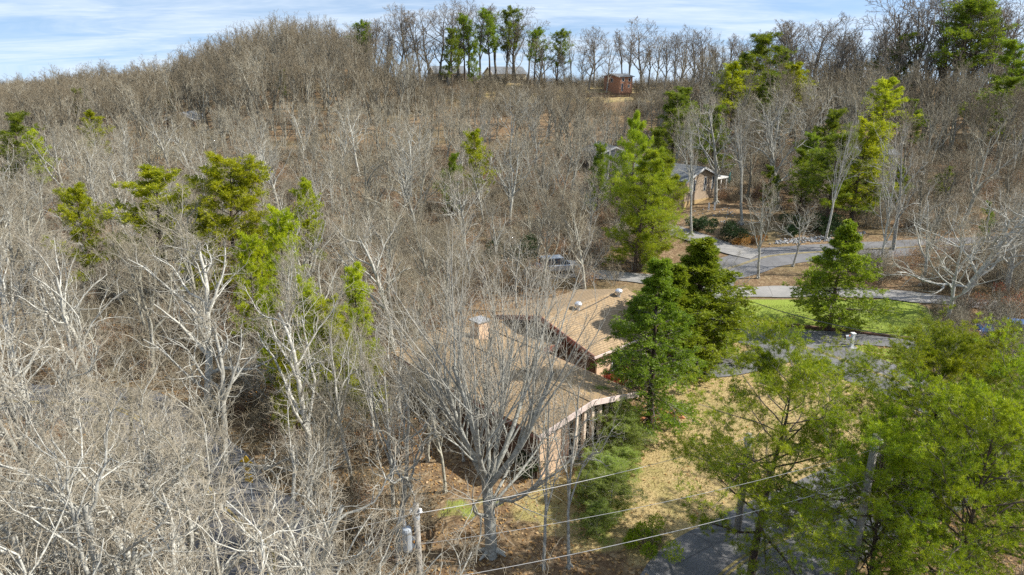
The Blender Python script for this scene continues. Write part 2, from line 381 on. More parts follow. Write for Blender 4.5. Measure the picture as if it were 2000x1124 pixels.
def smooth_line(pts, step=.8):
    pts = np.asarray(pts, float); P = np.vstack([2 * pts[0] - pts[1], pts, 2 * pts[-1] - pts[-2]]); out = []
    for i in range(1, len(P) - 2):
        n = max(2, int(np.linalg.norm(P[i + 1] - P[i]) / step)); t = np.linspace(0, 1, n, endpoint=False)[:, None]
        out.append(.5 * (2 * P[i] + (P[i + 1] - P[i - 1]) * t + (2 * P[i - 1] - 5 * P[i] + 4 * P[i + 1] - P[i + 2]) * t ** 2 + (3 * P[i] - P[i - 1] - 3 * P[i + 1] + P[i + 2]) * t ** 3))
    out.append(P[-2][None]); return np.vstack(out)
ROAD_LINES = []
def ribbon(name, line, w, mat, lift, off=0.0, wob=0.0, parent=None):
    t = np.gradient(line, axis=0); t /= np.linalg.norm(t, axis=1)[:, None] + 1e-9; nrm = np.stack([-t[:, 1], t[:, 0]], 1)
    cols = np.linspace(-.5, .5, 7); k = len(cols)
    ww = w + wob * np.sin(np.arange(len(line)) * .7) * np.sin(np.arange(len(line)) * .23 + 1)
    xy = line[:, None, :] + nrm[:, None, :] * (cols[None, :, None] * ww[:, None, None] + off)
    z = terrain(xy[..., 0], xy[..., 1]) + lift + .05 * (1 - (2 * cols[None, :]) ** 2) * (w > 1)
    v = np.concatenate([xy, z[..., None]], -1).reshape(-1, 3); n = len(line)
    i = (np.arange(n - 1)[:, None] * k + np.arange(k - 1)[None, :]).ravel()
    q = np.stack([i, i + k, i + k + 1, i + 1], 1)
    o = link(name, mesh_np(name, v, q, mat=mat, smooth=True), parent); o['kind'] = 'structure'; return o
def W(*pp): return [tuple(gt(*p)[:2]) for p in pp]
A1 = W((-120, 775), (60, 790), (215, 800), (310, 850), (375, 920), (440, 1000), (530, 1090))
A1 += [(-9.0, 20.5), (-2.0, 17.5), (5.0, 19.5)] + W((1420, 1120), (1540, 1050), (1680, 985), (1830, 925), (1955, 875), (1905, 818), (1805, 768), (1700, 728), (1640, 705), (1560, 678), (1460, 648), (1390, 614)) + [(18.5, 62.0), (20.0, 66.5), (24, 69.5)] + W((1500, 503), (1580, 496), (1720, 488), (1900, 480), (2150, 470))
la = smooth_line(A1); ROAD_LINES.append((la, 3.6))
ribbon('road', la, 5.4, M['asphalt'], .04, wob=.25)
yl = ribbon('road_centre_line', la, .12, M['yellow'], .104, .11); ribbon('road_centre_line', la, .12, M['yellow'], .104, -.11)
lb = smooth_line(W((1020, 545), (1090, 537), (1180, 540), (1300, 552), (1420, 571), (1560, 571), (1700, 576), (1800, 584), (1960, 600))); ROAD_LINES.append((lb, 2.4))
ribbon('gravel_road', lb, 3.0, M['gravel'], .09, wob=.5)
lc = smooth_line(W((1480, 502), (1420, 487), (1370, 470), (1330, 457), (1290, 448))); ROAD_LINES.append((lc, 2.2))
ribbon('driveway', lc, 3.4, M['gravel'], .14, wob=.3)
le = smooth_line(W((1520, 662), (1600, 661), (1700, 664), (1800, 676), (1950, 700), (2150, 730))); ROAD_LINES.append((le, 1.6))
ribbon('road', le, 2.8, M['asphalt'], .07, wob=.15)
ld = smooth_line(W((1335, 722), (1400, 721), (1470, 708), (1545, 684))); ROAD_LINES.append((ld, 2.2))
ribbon('driveway', ld, 3.0, M['asphalt'], .07, wob=.2)
def near_road(x, y, extra=0.0):
    return any(((l[:, 0] - x) ** 2 + (l[:, 1] - y) ** 2).min() < (w + extra) ** 2 for l, w in ROAD_LINES)

# fallen leaves: real little blades lying on the ground, far too many to count
HOUSE_ANG = math.atan2(.66, .75); HA = np.array([1.44, 30.76])
def house_local(x, y):
    dx, dy = x - HA[0], y - HA[1]; c, s = math.cos(HOUSE_ANG), math.sin(HOUSE_ANG)
    return dx * c + dy * s, -dx * s + dy * c
def in_house(x, y, m=.3):
    a, b = house_local(x, y)
    return ((a > -m) & (a < 7 + m) & (b > -m) & (b < 15 + m)) | ((a > 7 - m) & (a < 18.2 + m) & (b > 4.8 - m) & (b < 14.5 + m))
def scatter_leaves(name, n, xr, yr, keep, size, mat, lift=.02):
    x = rng.uniform(*xr, n); y = rng.uniform(*yr, n); k = keep(x, y); x, y = x[k], y[k]; n = len(x)
    c = np.stack([x, y, terrain(x, y) + lift + rng.uniform(0, .04, n)], 1)
    a = rng.uniform(0, 2 * math.pi, n); tilt = rng.normal(0, .35, (n, 2)); s = rng.uniform(size[0], size[1], n)[:, None]
    d = np.stack([np.cos(a), np.sin(a), tilt[:, 0]], 1) * s; e = np.stack([-np.sin(a), np.cos(a), tilt[:, 1]], 1) * s * .6
    v = np.stack([c - d, c - e * 1, c + d, c + e], 1).reshape(-1, 3); q = np.arange(n * 4).reshape(-1, 4)
    o = link(name, mesh_np(name, v, q, mat=mat)); return o
def lr(x, y):
    base = ~in_house(x, y, .1); d = np.ones(len(x), bool)
    for l, w in ROAD_LINES:
        for s in range(0, len(l), 3): d &= ((x - l[s, 0]) ** 2 + (y - l[s, 1]) ** 2) > (w - 1.5 + rng.uniform(-.4, .8, len(x))) ** 2
    dr = inpoly(x, y, DRY); gr = inpoly(x, y, GREEN) | inpoly(x, y, MOSS)
    patch = (np.sin(x * .9 + 1.7 * np.sin(y * .5)) + np.sin(y * 1.1 + x * .3)) * .25 + .5
    p = np.where(dr, .10 + .35 * patch * (x < 5), np.where(gr, .05, .8))
    return base & d & (rng.uniform(0, 1, len(x)) < p)
tag(scatter_leaves('leaf_litter', 62000, (-34, 30), (16, 56), lr, (.05, .10), M['dryleaf']), 'brown fallen leaves strewn over the yard and the wood floor', 'fallen leaves', kind='stuff')
def gk(x, y):
    d = ~in_house(x, y, .1) & (inpoly(x, y, DRY) | inpoly(x, y, GREEN) | inpoly(x, y, MAILGREEN))
    for l, w in ROAD_LINES:
        for s in range(0, len(l), 3): d &= ((x - l[s, 0]) ** 2 + (y - l[s, 1]) ** 2) > (w - .4) ** 2
    return d
rl_n = 1500
a_, b_ = rng.uniform(-.4, 7.1, rl_n), rng.uniform(-.4, 13.2, rl_n); kk = rng.uniform(0, 1, rl_n) < np.where(b_ < 5, .9, .25); a_, b_ = a_[kk], b_[kk]
zr = np.interp(a_, [-.5, 3.4, 7.25], [2.97, 3.58, 2.78]) + .015; cA, sA = math.cos(HOUSE_ANG), math.sin(HOUSE_ANG)
cc = np.stack([HA[0] + a_ * cA - b_ * sA, HA[1] + a_ * sA + b_ * cA, zr], 1); aa = rng.uniform(0, 6.28, len(cc)); ss = rng.uniform(.03, .07, len(cc))[:, None]
d_ = np.stack([np.cos(aa), np.sin(aa), rng.uniform(0, .3, len(cc))], 1) * ss; e_ = np.stack([-np.sin(aa), np.cos(aa), rng.uniform(0, .3, len(cc))], 1) * ss * .6
tag(link('roof_leaves', mesh_np('roof_leaves', np.stack([cc - d_, cc - e_, cc + d_, cc + e_], 1).reshape(-1, 3), np.arange(len(cc) * 4).reshape(-1, 4), mat=M['dryleaf'])), 'dry leaves lying on the front wing of the tan roof', 'fallen leaves', kind='stuff')
gx, gy = rng.uniform(-1, 34, 90000), rng.uniform(22, 58, 90000); kk = gk(gx, gy); gx, gy = gx[kk][:26000], gy[kk][:26000]
gl = rng.uniform(.05, .13, len(gx)); ga = rng.uniform(0, 6.28, len(gx)); gb = np.stack([gx, gy, np.full(len(gx), .0)], 1); gs = np.stack([np.cos(ga), np.sin(ga), np.zeros(len(gx))], 1) * .02
gtp = gb + np.stack([rng.normal(0, .05, len(gx)), rng.normal(0, .05, len(gx)), gl], 1); isg = inpoly(gx, gy, GREEN) | inpoly(gx, gy, MAILGREEN)
for nm_, msk, mt_, lb_ in (('dry_grass', ~isg, 'strawgrass', 'dry straw-coloured grass blades of the yard'), ('green_grass', isg, 'greengrass', 'green grass blades of the lawn beyond the house')):
    vv = np.stack([gb[msk] - gs[msk], gb[msk] + gs[msk], gtp[msk]], 1).reshape(-1, 3)
    tag(link(nm_, mesh_np(nm_, vv, tris=np.arange(len(vv)).reshape(-1, 3), mat=M[mt_])), lb_, 'grass', kind='stuff')

# ------------------------------------------------------------------ the tan-roofed house
def pt(name, mb, mat, parent, **k): return mb.build(name, M[mat], parent, **k)
house = empty('ranch_house', (HA[0], HA[1], 0), HOUSE_ANG, 'tan-shingled ranch house with peach walls and a row of cream porch columns', 'house')
ZL, ZR, ZE = 2.88, 3.42, 2.62                     # roof underside at left eave, ridge, right eave of the front wing
# front wing
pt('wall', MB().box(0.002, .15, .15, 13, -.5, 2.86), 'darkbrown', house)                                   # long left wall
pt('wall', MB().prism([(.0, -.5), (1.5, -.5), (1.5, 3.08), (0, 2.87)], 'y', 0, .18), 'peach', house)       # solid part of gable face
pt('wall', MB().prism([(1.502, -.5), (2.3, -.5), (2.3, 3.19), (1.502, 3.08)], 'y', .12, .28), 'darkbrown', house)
pt('porch_wall', MB().prism([(2.3, -.5), (6.8, -.5), (6.8, 2.7), (3.4, 3.35), (2.3, 3.19)], 'y', 1.3, 1.45), 'ochre', house)
pt('porch_floor', MB().box(2.25, 6.9, -.15, 1.3, -.4, .12), 'stone', house)
pt('wall', MB().box(6.65, 6.8, 1.45, 13, -.5, 2.66), 'peach', house)
pt('wall', MB().prism([(.15, -.5), (6.65, -.5), (6.65, 2.66), (3.4, 3.35), (.15, 2.86)], 'y', 12.85, 13), 'peach', house)
for s in (2.62, 3.25, 3.88, 4.5, 5.1, 5.72, 6.3):
    top = np.interp(s, [0, 3.4, 7.2], [ZL + .05, ZR, ZE])
    c = pt('column', MB().box(s - .09, s + .09, -.12, .08, .12, top - .03), 'column', house, bevel=.012)
    pt('column_base', MB().box(s - .13, s + .13, -.16, .12, .11, .26), 'column', c)
for s in (4.15, 5.4):
    w = pt('window', MB().box(s - .42, s + .42, 1.24, 1.296, .95, 2.2), 'white', house); pt('pane', MB().box(s - .35, s + .35, 1.22, 1.238, 1.02, 2.13), 'glass', w)
roof = pt('roof', MB().prism([(-.5, ZL - .07), (3.4, ZR), (3.4, ZR + .16), (-.5, ZL + .09)], 'y', -.45, 13.4).prism([(3.4, ZR), (7.25, ZE), (7.25, ZE + .16), (3.4, ZR + .16)], 'y', -.45, 13.4), 'shingle_y', house)
pt('rake_board', MB().prism([(-.53, ZL - .2), (3.4, ZR - .13), (3.4, ZR + .18), (-.53, ZL + .11)], 'y', -.52, -.455), 'pinktrim', house)
pt('rake_board', MB().prism([(3.402, ZR - .13), (7.28, ZE - .13), (7.28, ZE + .18), (3.402, ZR + .18)], 'y', -.52, -.455), 'pinktrim', house)
pt('gutter', MB().box(-.6, -.505, -.45, 13.4, ZL - .16, ZL - .02), 'fascia', house)
pt('gutter', MB().box(7.255, 7.34, -.45, 7.4, ZE, ZE + .12), 'fascia', house)
pt('ridge_cap', MB().prism([(3.2, ZR + .14), (3.4, ZR + .17), (3.6, ZR + .12), (3.6, ZR + .15), (3.4, ZR + .215), (3.2, ZR + .17)], 'y', -.44, 13.4), 'shingle_y', roof)
ch = pt('chimney', MB().box(4.5, 5.4, 10.6, 11.5, 2.4, 4.45), 'peach', roof, bevel=.02)
pt('chimney_cap', MB().box(4.42, 5.48, 10.52, 11.58, 4.452, 4.55), 'stone', ch)
pt('chimney_flashing', MB().box(4.4, 5.5, 10.45, 11.65, 2.9, 3.2), 'fascia', ch)
# link roof and entry between the wings
pt('entry_roof', MB().prism([(7.0, 2.78), (9.75, 2.66), (9.75, 2.8), (7.0, 2.92)], 'y', 7.5, 13.2), 'shingle_y', house)
pt('entry_fascia', MB().box(7.3, 9.7, 7.4, 7.495, 2.5, 2.88), 'fascia', house)
pt('entry_wall', MB().box(6.805, 9.6, 9.6, 9.75, -.2, 2.68), 'ochre', house)
dr = pt('door', MB().box(7.7, 8.6, 9.53, 9.597, .1, 2.15), 'darkbrown', house); pt('handle', MB().lathe([(.03, 0), (.035, .05), (.02, .07)], 8, (8.5, 9.46, 1.1), 'y'), 'silver', dr)
# back wing
X0, X1, YE, YR, YB, EZ, RZ = 9.35, 18.2, 4.5, 9.5, 14.5, 2.72, 4.02
roof2 = pt('roof', MB().prism([(YE, EZ), (YR, RZ), (YR, RZ + .17), (YE, EZ + .17)], 'x', X0 - .3, X1).prism([(YR, RZ), (YB, EZ), (YB, EZ + .17), (YR, RZ + .17)], 'x', X0 - .3, X1), 'shingle_x', house)
pt('rake_board', MB().prism([(YE - .04, EZ - .18), (YR, RZ - .16), (YR, RZ + .2), (YE - .04, EZ + .19)], 'x', X0 - .38, X0 - .305), 'fascia', house)
pt('rake_board', MB().prism([(YR + .002, RZ - .16), (YB, EZ - .16), (YB, EZ + .2), (YR + .002, RZ + .2)], 'x', X0 - .38, X0 - .305), 'fascia', house)
pt('gutter', MB().box(X0 - .38, X1, YE - .12, YE - .045, EZ - .02, EZ + .12), 'pinktrim', house)
pt('ridge_cap', MB().prism([(YR - .2, RZ + .14), (YR, RZ + .18), (YR + .2, RZ + .14), (YR + .2, RZ + .17), (YR, RZ + .225), (YR - .2, RZ + .17)], 'x', X0 - .29, X1), 'shingle_x', roof2)
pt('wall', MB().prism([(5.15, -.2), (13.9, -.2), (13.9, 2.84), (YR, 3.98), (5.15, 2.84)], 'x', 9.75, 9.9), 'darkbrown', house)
pt('wall', MB().box(9.902, 17.8, 5.0, 5.15, -.2, 2.82), 'peach', house)
pt('wall', MB().prism([(5.15, -.2), (13.9, -.2), (13.9, 2.84), (YR, 3.98), (5.15, 2.84)], 'x', 17.65, 17.8), 'peach', house)
pt('wall', MB().box(9.902, 17.8, 13.9, 14.05, -.2, 2.82), 'peach', house)
for s in (12.0, 15.5):
    w = pt('window', MB().box(s - .65, s + .65, 4.94, 4.997, .95, 2.2), 'white', house)
    pt('pane', MB().box(s - .57, s - .03, 4.92, 4.938, 1.03, 2.12), 'glass', w); pt('pane', MB().box(s + .03, s + .57, 4.92, 4.938, 1.03, 2.12), 'glass', w)
for s in (12.2, 16.6):                               # turbine vents on the ridge
    v = pt('turbine_vent', MB().lathe([(.14, 0), (.14, .3)], 12, (s, YR - .55, RZ - .05)), 'silver', roof2, smooth=False)
    pt('turbine_head', MB().lathe([(.15, .3), (.24, .36), (.28, .46), (.27, .56), (.18, .66), (.05, .7)], 16, (s, YR - .55, RZ - .05)), 'silver', v)
def hw(a, b, z=0):
    c, s = math.cos(HOUSE_ANG), math.sin(HOUSE_ANG); return np.array([HA[0] + a * c - b * s, HA[1] + a * s + b * c, z])
for i, (a, b) in enumerate(((2.95, -.35), (3.75, -.42))):
    o = MB().lathe([(.11, 0), (.14, .28), (.15, .29), (.14, .3), (.125, .29), (.1, .03)], 12).build('bucket', M['white'], loc=tuple(hw(a, b, .03)))
    tag(o, ('white bucket at the foot of the porch columns, nearer the peach wall', 'white bucket at the foot of the porch columns, farther from the peach wall')[i], 'bucket', 'white buckets by the porch')
o = MB().prism([(0, -.02), (3.2, -.02), (3.0, .12), (1.5, .2), (.2, .1)], 'y', 0, 1.5).build('mulch_bed', M['terracotta'], loc=tuple(hw(8.5, .6, .02))); o.rotation_euler.z = .1
tag(o, 'low bed of orange-red mulch beside the porch under the dark conifer', 'mulch bed')

# ------------------------------------------------------------------ other houses
def gable_house(name, px_base, length, width, eave, rise, rz, wall, roofm, label, windows=(), base=None, z=None, sub=.8, trim='white', cat='house', group=None):
    p = base if base is not None else gt(*px_base); zz = p[2] if z is None else z
    h = empty(name, (p[0], p[1], zz), rz, label, cat, group); L, Wd = length, width / 2
    for nm, mb in (('wall', MB().box(0, L, -Wd, -Wd + .15, -sub, eave)), ('wall', MB().box(0, L, Wd - .15, Wd, -sub, eave)),
                   ('wall', MB().prism([(-Wd + .15, -sub), (Wd - .15, -sub), (Wd - .15, eave), (0, eave + rise * .95), (-Wd + .15, eave)], 'x', 0.003, .15)),
                   ('wall', MB().prism([(-Wd + .15, -sub), (Wd - .15, -sub), (Wd - .15, eave), (0, eave + rise * .95), (-Wd + .15, eave)], 'x', L - .15, L - .003))):
        pt(nm, mb, wall, h)
    s = rise / Wd; ov = .4
    rf = pt('roof', MB().prism([(-Wd - ov, eave - s * ov), (0, eave + rise), (0, eave + rise + .15), (-Wd - ov, eave - s * ov + .15)], 'x', -ov, L + ov)
            .prism([(0, eave + rise), (Wd + ov, eave - s * ov), (Wd + ov, eave - s * ov + .15), (0, eave + rise + .15)], 'x', -ov, L + ov), roofm, h)
    for sg in (-1, 1):
        pt('rake_board', MB().prism([(sg * (Wd + ov), eave - s * ov - .1), (0, eave + rise - .1), (0, eave + rise + .18), (sg * (Wd + ov), eave - s * ov + .18)], 'x', -ov - .06, -ov - .003), trim, h)
    for face, c, zc, w, hh in windows:
        if face == 'gable':
            f = pt('window', MB().box(-.05, -.002, c - w / 2, c + w / 2, zc, zc + hh), trim, h); pt('pane', MB().box(-.065, -.052, c - w / 2 + .08, c + w / 2 - .08, zc + .08, zc + hh - .08), 'glass', f)
        else:
            f = pt('window', MB().box(c - w / 2, c + w / 2, -Wd - .05, -Wd - .002, zc, zc + hh), trim, h); pt('pane', MB().box(c - w / 2 + .08, c + w / 2 - .08, -Wd - .065, -Wd - .052, zc + .08, zc + hh - .08), 'glass', f)
    return h
cp = gt(1352, 402)
cot = gable_house('cottage', None, 13, 7.2, 3.2, 1.5, R_(128), 'tansiding', 'slate', 'tan-sided cottage with grey roof and narrow white windows on the slope', base=cp, z=cp[2] - .4,
                  windows=(('gable', -.7, 1.5, .5, 1.9), ('gable', -2.5, 1.5, .5, 1.9), ('gable', 1.6, 1.6, .4, 1.6), ('side', 3, 1.4, 1.2, 1.2), ('side', 7, 1.4, 1.2, 1.2)), sub=1.6)
cot.location = (cp[0] + 1.4, cp[1] + 1.2, cp[2] + .3)
pt('foundation', MB().box(-.03, .0, -3.62, 3.62, -1.55, .35), 'ochresiding', cot)
pp = pt('porch', MB().box(.2, 2.6, -6.4, -3.6, 2.7, 2.9), 'white', cot)
for x, y in ((.3, -6.3), (.3, -5.0), (2.4, -6.3)): pt('porch_post', MB().box(x, x + .14, y, y + .14, -.4, 2.7), 'white', pp)
for zz in (.1, 1.1): pt('porch_rail', MB().box(.32, .4, -6.2, -3.7, zz, zz + .12), 'white', pp)
bp = gt(1200, 333)
gable_house('garage', None, 9, 6, 2.6, 1.2, R_(100), 'greywall', 'slate', 'dark slate-roofed garage peeping out left of the tall yellow-green pine', base=bp, windows=(('gable', 0, .2, 2.4, 2.1), ('side', 3, 1.2, 1, 1)))
b2 = at_dist(1194, 183, 186); b2[2] = tz(b2[0], b2[1])
gable_house('brick_house', None, 4.0, 7, 3.8, .6, R_(28), 'brickred', 'slate', 'orange brick house with flat eaves and white trim on the ridge', base=b2,
            windows=(('side', 1.0, 2.6, .8, .9), ('side', 3.0, 2.6, .7, .9), ('side', 2.9, 1.1, .6, .7), ('side', .8, .2, .5, 1.9), ('gable', 0, 2.4, 1, 1)))
fence_y = b2[1] - 5.6
fz = b2[2]
fn = empty('board_fence', (b2[0] - 9, fence_y, tz(b2[0], fence_y)), 0, 'dark low board fence in front of the brick house on the ridge', 'fence')
for k in range(12):
    pt('post', MB().box(k * 3.2, k * 3.2 + .14, 0, .14, -.8, 1.15), 'darkbrown', fn)
    if k < 11:
        for zz in (.15, .5, .85): pt('rail', MB().box(k * 3.2 + .142, k * 3.2 + 3.198, .02, .1, zz, zz + .26), 'darkbrown', fn)
for px, ln, lab, wl_, rzz in ((845, 10, 'long cream house behind the bare ridge trees, leftmost of the ridge houses', 'creamwall', 20), (955, 11, 'pale yellow house among the ridge pines, left of the brick house', 'creamwall', 24),
                              (1640, 12, 'grey-roofed house almost hidden behind bare trees on the right skyline', 'greywall', 18)):
    q = at_dist(px, 160, 224); q[2] = tz(q[0], q[1])
    gable_house('ridge_house', None, ln, 8, 3.3, 2.0, R_(rzz), wl_, 'slate', lab, base=q, group='houses on the ridge',
                windows=tuple(('side', c, 1.2, 1.1, 1.4) for c in np.linspace(1.6, ln - 1.6, 4)))
q = gt(318, 262)
gable_house('valley_house', None, 8, 6.5, 3.2, 1.5, R_(90), 'darkbrown', 'slate', 'small brown gabled house half hidden in the far left wood', base=q + np.array([4.5, 0, 0]), windows=(('gable', -1.2, 1, .8, 1.2), ('gable', 1.4, 1, .8, 1.2)))
q = gt(1640, 330)
gable_house('grey_house', None, 8, 6, 2.6, 1.3, R_(10), 'greywall', 'slate', 'blue-grey house behind the hemlocks on the right slope', base=q, windows=(('side', 2, 1, 1.2, 1.2), ('side', 5.5, 1, 1.2, 1.2)))

# ------------------------------------------------------------------ small things
p = gt(1662, 681)
mb_ = empty('mailbox', p, R_(8), 'grey mailbox on a thick post with red flag on the roadside grass', 'mailbox')
pt('post', MB().box(-.11, .11, -.11, .11, -.2, 1.12).box(-.16, .16, -.16, .16, 1.12, 1.2), 'white', mb_, bevel=.015)
pt('box', MB().prism([(.11, .78), (.11, .95), (.07, 1.03), (0, 1.06), (-.07, 1.03), (-.11, .95), (-.11, .78)], 'x', -.62, -.12), 'steel', mb_)
pt('door', MB().box(-.64, -.622, -.1, .1, .79, 1.02), 'darkbrown', mb_)
pt('flag', MB().box(-.42, -.3, -.135, -.118, .98, 1.1), 'orange', mb_)
pt('footing', MB().lathe([(.42, -.05), (.42, .03), (.3, .06)], 14), 'stone', mb_)
# timber edging along the green lawn
edge = smooth_line(W((1440, 626), (1520, 636), (1600, 646), (1680, 655), (1760, 665), (1840, 677)), 2.6)
te = empty('timber_edging', (edge[0][0], edge[0][1], 0), 0, 'row of brown landscape timbers along the front of the green lawn', 'edging')
for i in range(len(edge) - 1):
    a, b = edge[i] - edge[0], edge[i + 1] - edge[0]; d = (b - a) / np.linalg.norm(b - a); n = np.array([-d[1], d[0]]) * .11
    a, b = a + d * .02, b - d * .02; zt = .26 + .02 * (i % 3)
    pt('timber', MB().poly([(*(a - n), -.1), (*(b - n), -.1), (*(b + n), -.1), (*(a + n), -.1), (*(a - n), zt), (*(b - n), zt), (*(b + n), zt), (*(a + n), zt)],
                           [(0, 3, 2, 1), (4, 5, 6, 7), (0, 1, 5, 4), (1, 2, 6, 5), (2, 3, 7, 6), (3, 0, 4, 7)]), 'timber', te, bevel=.02)
# utility poles and wires
def pole(px, y, ztop_px, r, label, crossarm=True):
    t = at_dist(px, ztop_px, y); zb = tz(t[0], y); h = t[2] - zb
    e = empty('utility_pole', (t[0], y, zb), 0, label, 'utility pole', 'utility poles along the road')
    pt('shaft', MB().tube([(0, 0, -.5), (.02, 0, h * .5), (0, 0, h)], [r * 1.15, r, r * .85], 12), 'woodpole', e, smooth=True)
    pt('cap_bracket', MB().lathe([(r * .95, h - .55), (r * 1.05, h - .53), (r * 1.05, h - .43), (r * .95, h - .41)], 12), 'steel', e)
    for k in (-1, 1): pt('insulator', MB().lathe([(.04, 0), (.07, .05), (.04, .08), (.06, .13), (.03, .17)], 8, (k * (r + .03), -r * .4, h - .3)), 'white', e)
    return e, np.array([t[0], y, t[2]])
e1, t1 = pole(812, 18.5, 985, .11, 'utility pole with a grey transformer can behind the pale foreground branches')
h1 = t1[2] - tz(t1[0], 18.5)
tr = pt('transformer', MB().lathe([(.1, 0), (.15, .03), (.165, .1), (.165, .8), (.14, .88), (.04, .92)], 14, (-.32, -.05, h1 - 1.75)), 'steel', e1, smooth=False)
pt('bushing', MB().lathe([(.04, 0), (.06, .08), (.03, .25)], 8, (-.38, -.05, h1 - .8)), 'white', tr)
pt('bracket', MB().box(-.2, -.05, -.1, .0, h1 - 1.3, h1 - 1.2).box(-.2, -.05, -.1, .0, h1 - 1.6, h1 - 1.5), 'steel', e1)
e2, t2 = pole(1463, 26.5, 848, .15, 'short weathered utility pole beside the trunk of the front pine')
e3, t3 = pole(1712, 20.0, 850, .14, 'grey utility pole standing inside the right-hand pine clump')
def wire(a, b, sag, r, mat, label, n=22):
    ts = np.linspace(0, 1, n); pts = [tuple(np.array(a) * (1 - t) + np.array(b) * t - np.array([0, 0, sag * 4 * t * (1 - t)])) for t in ts]
    return tag(MB().tube(pts, r, 5).build('overhead_cable', M[mat]), label, 'cable', 'overhead cables')
wire(t1 + [0, -.15, -.25], t2 + [-.1, -.16, -.1], .25, .009, 'wire', 'top pale overhead cable between the transformer pole and the short pole')
wire(t1 + [.1, -.15, -1.4], t3 + [-.1, -.16, -.45], .35, .007, 'wire', 'middle pale overhead cable crossing the leafy yard')
wire(t1 + [.1, -.16, -2.9], t3 + [-.1, -.16, -1.6], .3, .011, 'wire', 'lowest and thickest pale overhead cable across the front of the yard')
wire(at_dist(-40, 1130, 17), t1 + [-.05, -.15, -.25], .4, .01, 'wire', 'pale cable running left from the transformer pole through the branches')
a = at_dist(1415, 568, 62); b = at_dist(1760, 640, 34)
wire(a, at_dist(2100, 700, 25), .9, .03, 'darkwire', 'black cable sagging over the green lawn past the conical tree')
wire(hw(17.9, 9.4, 4.5), hw(8.0, 6.0, 3.45) * 0 + hw(11.5, 8.5, 4.15), .1, .02, 'darkwire', 'black service wire low over the tan roof below the vents')
wire(at_dist(1240, 445, 84), at_dist(1500, 449, 84), .3, .03, 'wire', 'thin pale cable above the driveway beside the tall pine')
# diamond warning sign
p = gt(493, 985); e = empty('road_sign', p, R_(-20), 'yellow diamond road sign with a yellow plate below it among bare branches', 'road sign')
pt('post', MB().box(-.03, .03, .0, .05, -.3, 2.75), 'steel', e)
s = .48; dm = pt('sign_panel', MB().poly([(0, -.02, 2.3 - s), (s, -.02, 2.3), (0, -.02, 2.3 + s), (-s, -.02, 2.3), (0, 0, 2.3 - s), (s, 0, 2.3), (0, 0, 2.3 + s), (-s, 0, 2.3)],
   [(0, 1, 2, 3), (7, 6, 5, 4), (0, 4, 5, 1), (1, 5, 6, 2), (2, 6, 7, 3), (3, 7, 4, 0)]), 'signyellow', e)
pt('plate', MB().box(-.24, .24, -.02, -.001, 1.28, 1.74), 'signyellow', e)
# white marker post on the lawn
p = gt(1611, 864); e = empty('marker_post', p, .2, 'short white marker post on the dry lawn behind the front pine', 'post')
pt('stake', MB().box(-.06, .06, -.05, .05, -.2, .75).prism([(-.06, .75), (.06, .75), (0, .84)], 'y', -.05, .05), 'white', e); pt('band', MB().box(-.064, .064, -.054, .054, .45, .55), 'orange', e)
# parked cars
def car(p, rz, paint, label):
    e = empty('parked_car', p, rz, label, 'car', 'parked cars')
    body = pt('body', MB().prism([(-2.2, .35), (2.2, .35), (2.25, .62), (2.1, .85), (1.15, .98), (-1.9, 1.0), (-2.2, .9), (-2.28, .6)], 'y', -.88, .88), paint, e, bevel=.08)
    cab = pt('cabin', MB().poly([(-1.95, -.82, 1.0), (1.1, -.82, .98), (1.1, .82, .98), (-1.95, .82, 1.0), (-1.75, -.62, 1.62), (.35, -.64, 1.64), (.35, .64, 1.64), (-1.75, .62, 1.62)],
       [(0, 1, 5, 4), (1, 2, 6, 5), (2, 3, 7, 6), (3, 0, 4, 7), (4, 5, 6, 7)]), 'glass', e)
    pt('roof_panel', MB().box(-1.78, .36, -.66, .66, 1.622, 1.68), paint, cab, bevel=.03)
    for y in (-.81, .79):
        for x in (-1.86, -.85, .15): pt('pillar', MB().box(x, x + .1, y, y + .02, 1.0, 1.62), paint, cab)
    for x in (-1.4, 1.4):
        for y in (-.9, .72):
            w = pt('wheel', MB().lathe([(.2, 0), (.33, .0), (.34, .09), (.33, .18), (.2, .18)], 16, (x, y, .34), 'y'), 'tyre', e)
            pt('rim', MB().lathe([(.21, -.008), (.19, -.012), (.05, -.02)], 12, (x, y + (0 if y < 0 else .2), .34), 'y'), 'silver', w)
    for y in (-.78, .58):
        pt('headlight', MB().box(2.17, 2.24, y, y + .2, .66, .8), 'white', e); pt('tail_light', MB().box(-2.29, -2.22, y, y + .2, .68, .88), 'lamp_red', e)
    return e
p = gt(1090, 534); car((p[0], p[1], p[2] + .14), R_(14), 'carpaint', 'silver car parked on the gravel track behind the tan-roofed house')
p = gt(1978, 672); car((p[0], p[1] + .5, p[2] + .02), R_(160), 'carblue', 'blue car showing through the right-hand pines beside the road')
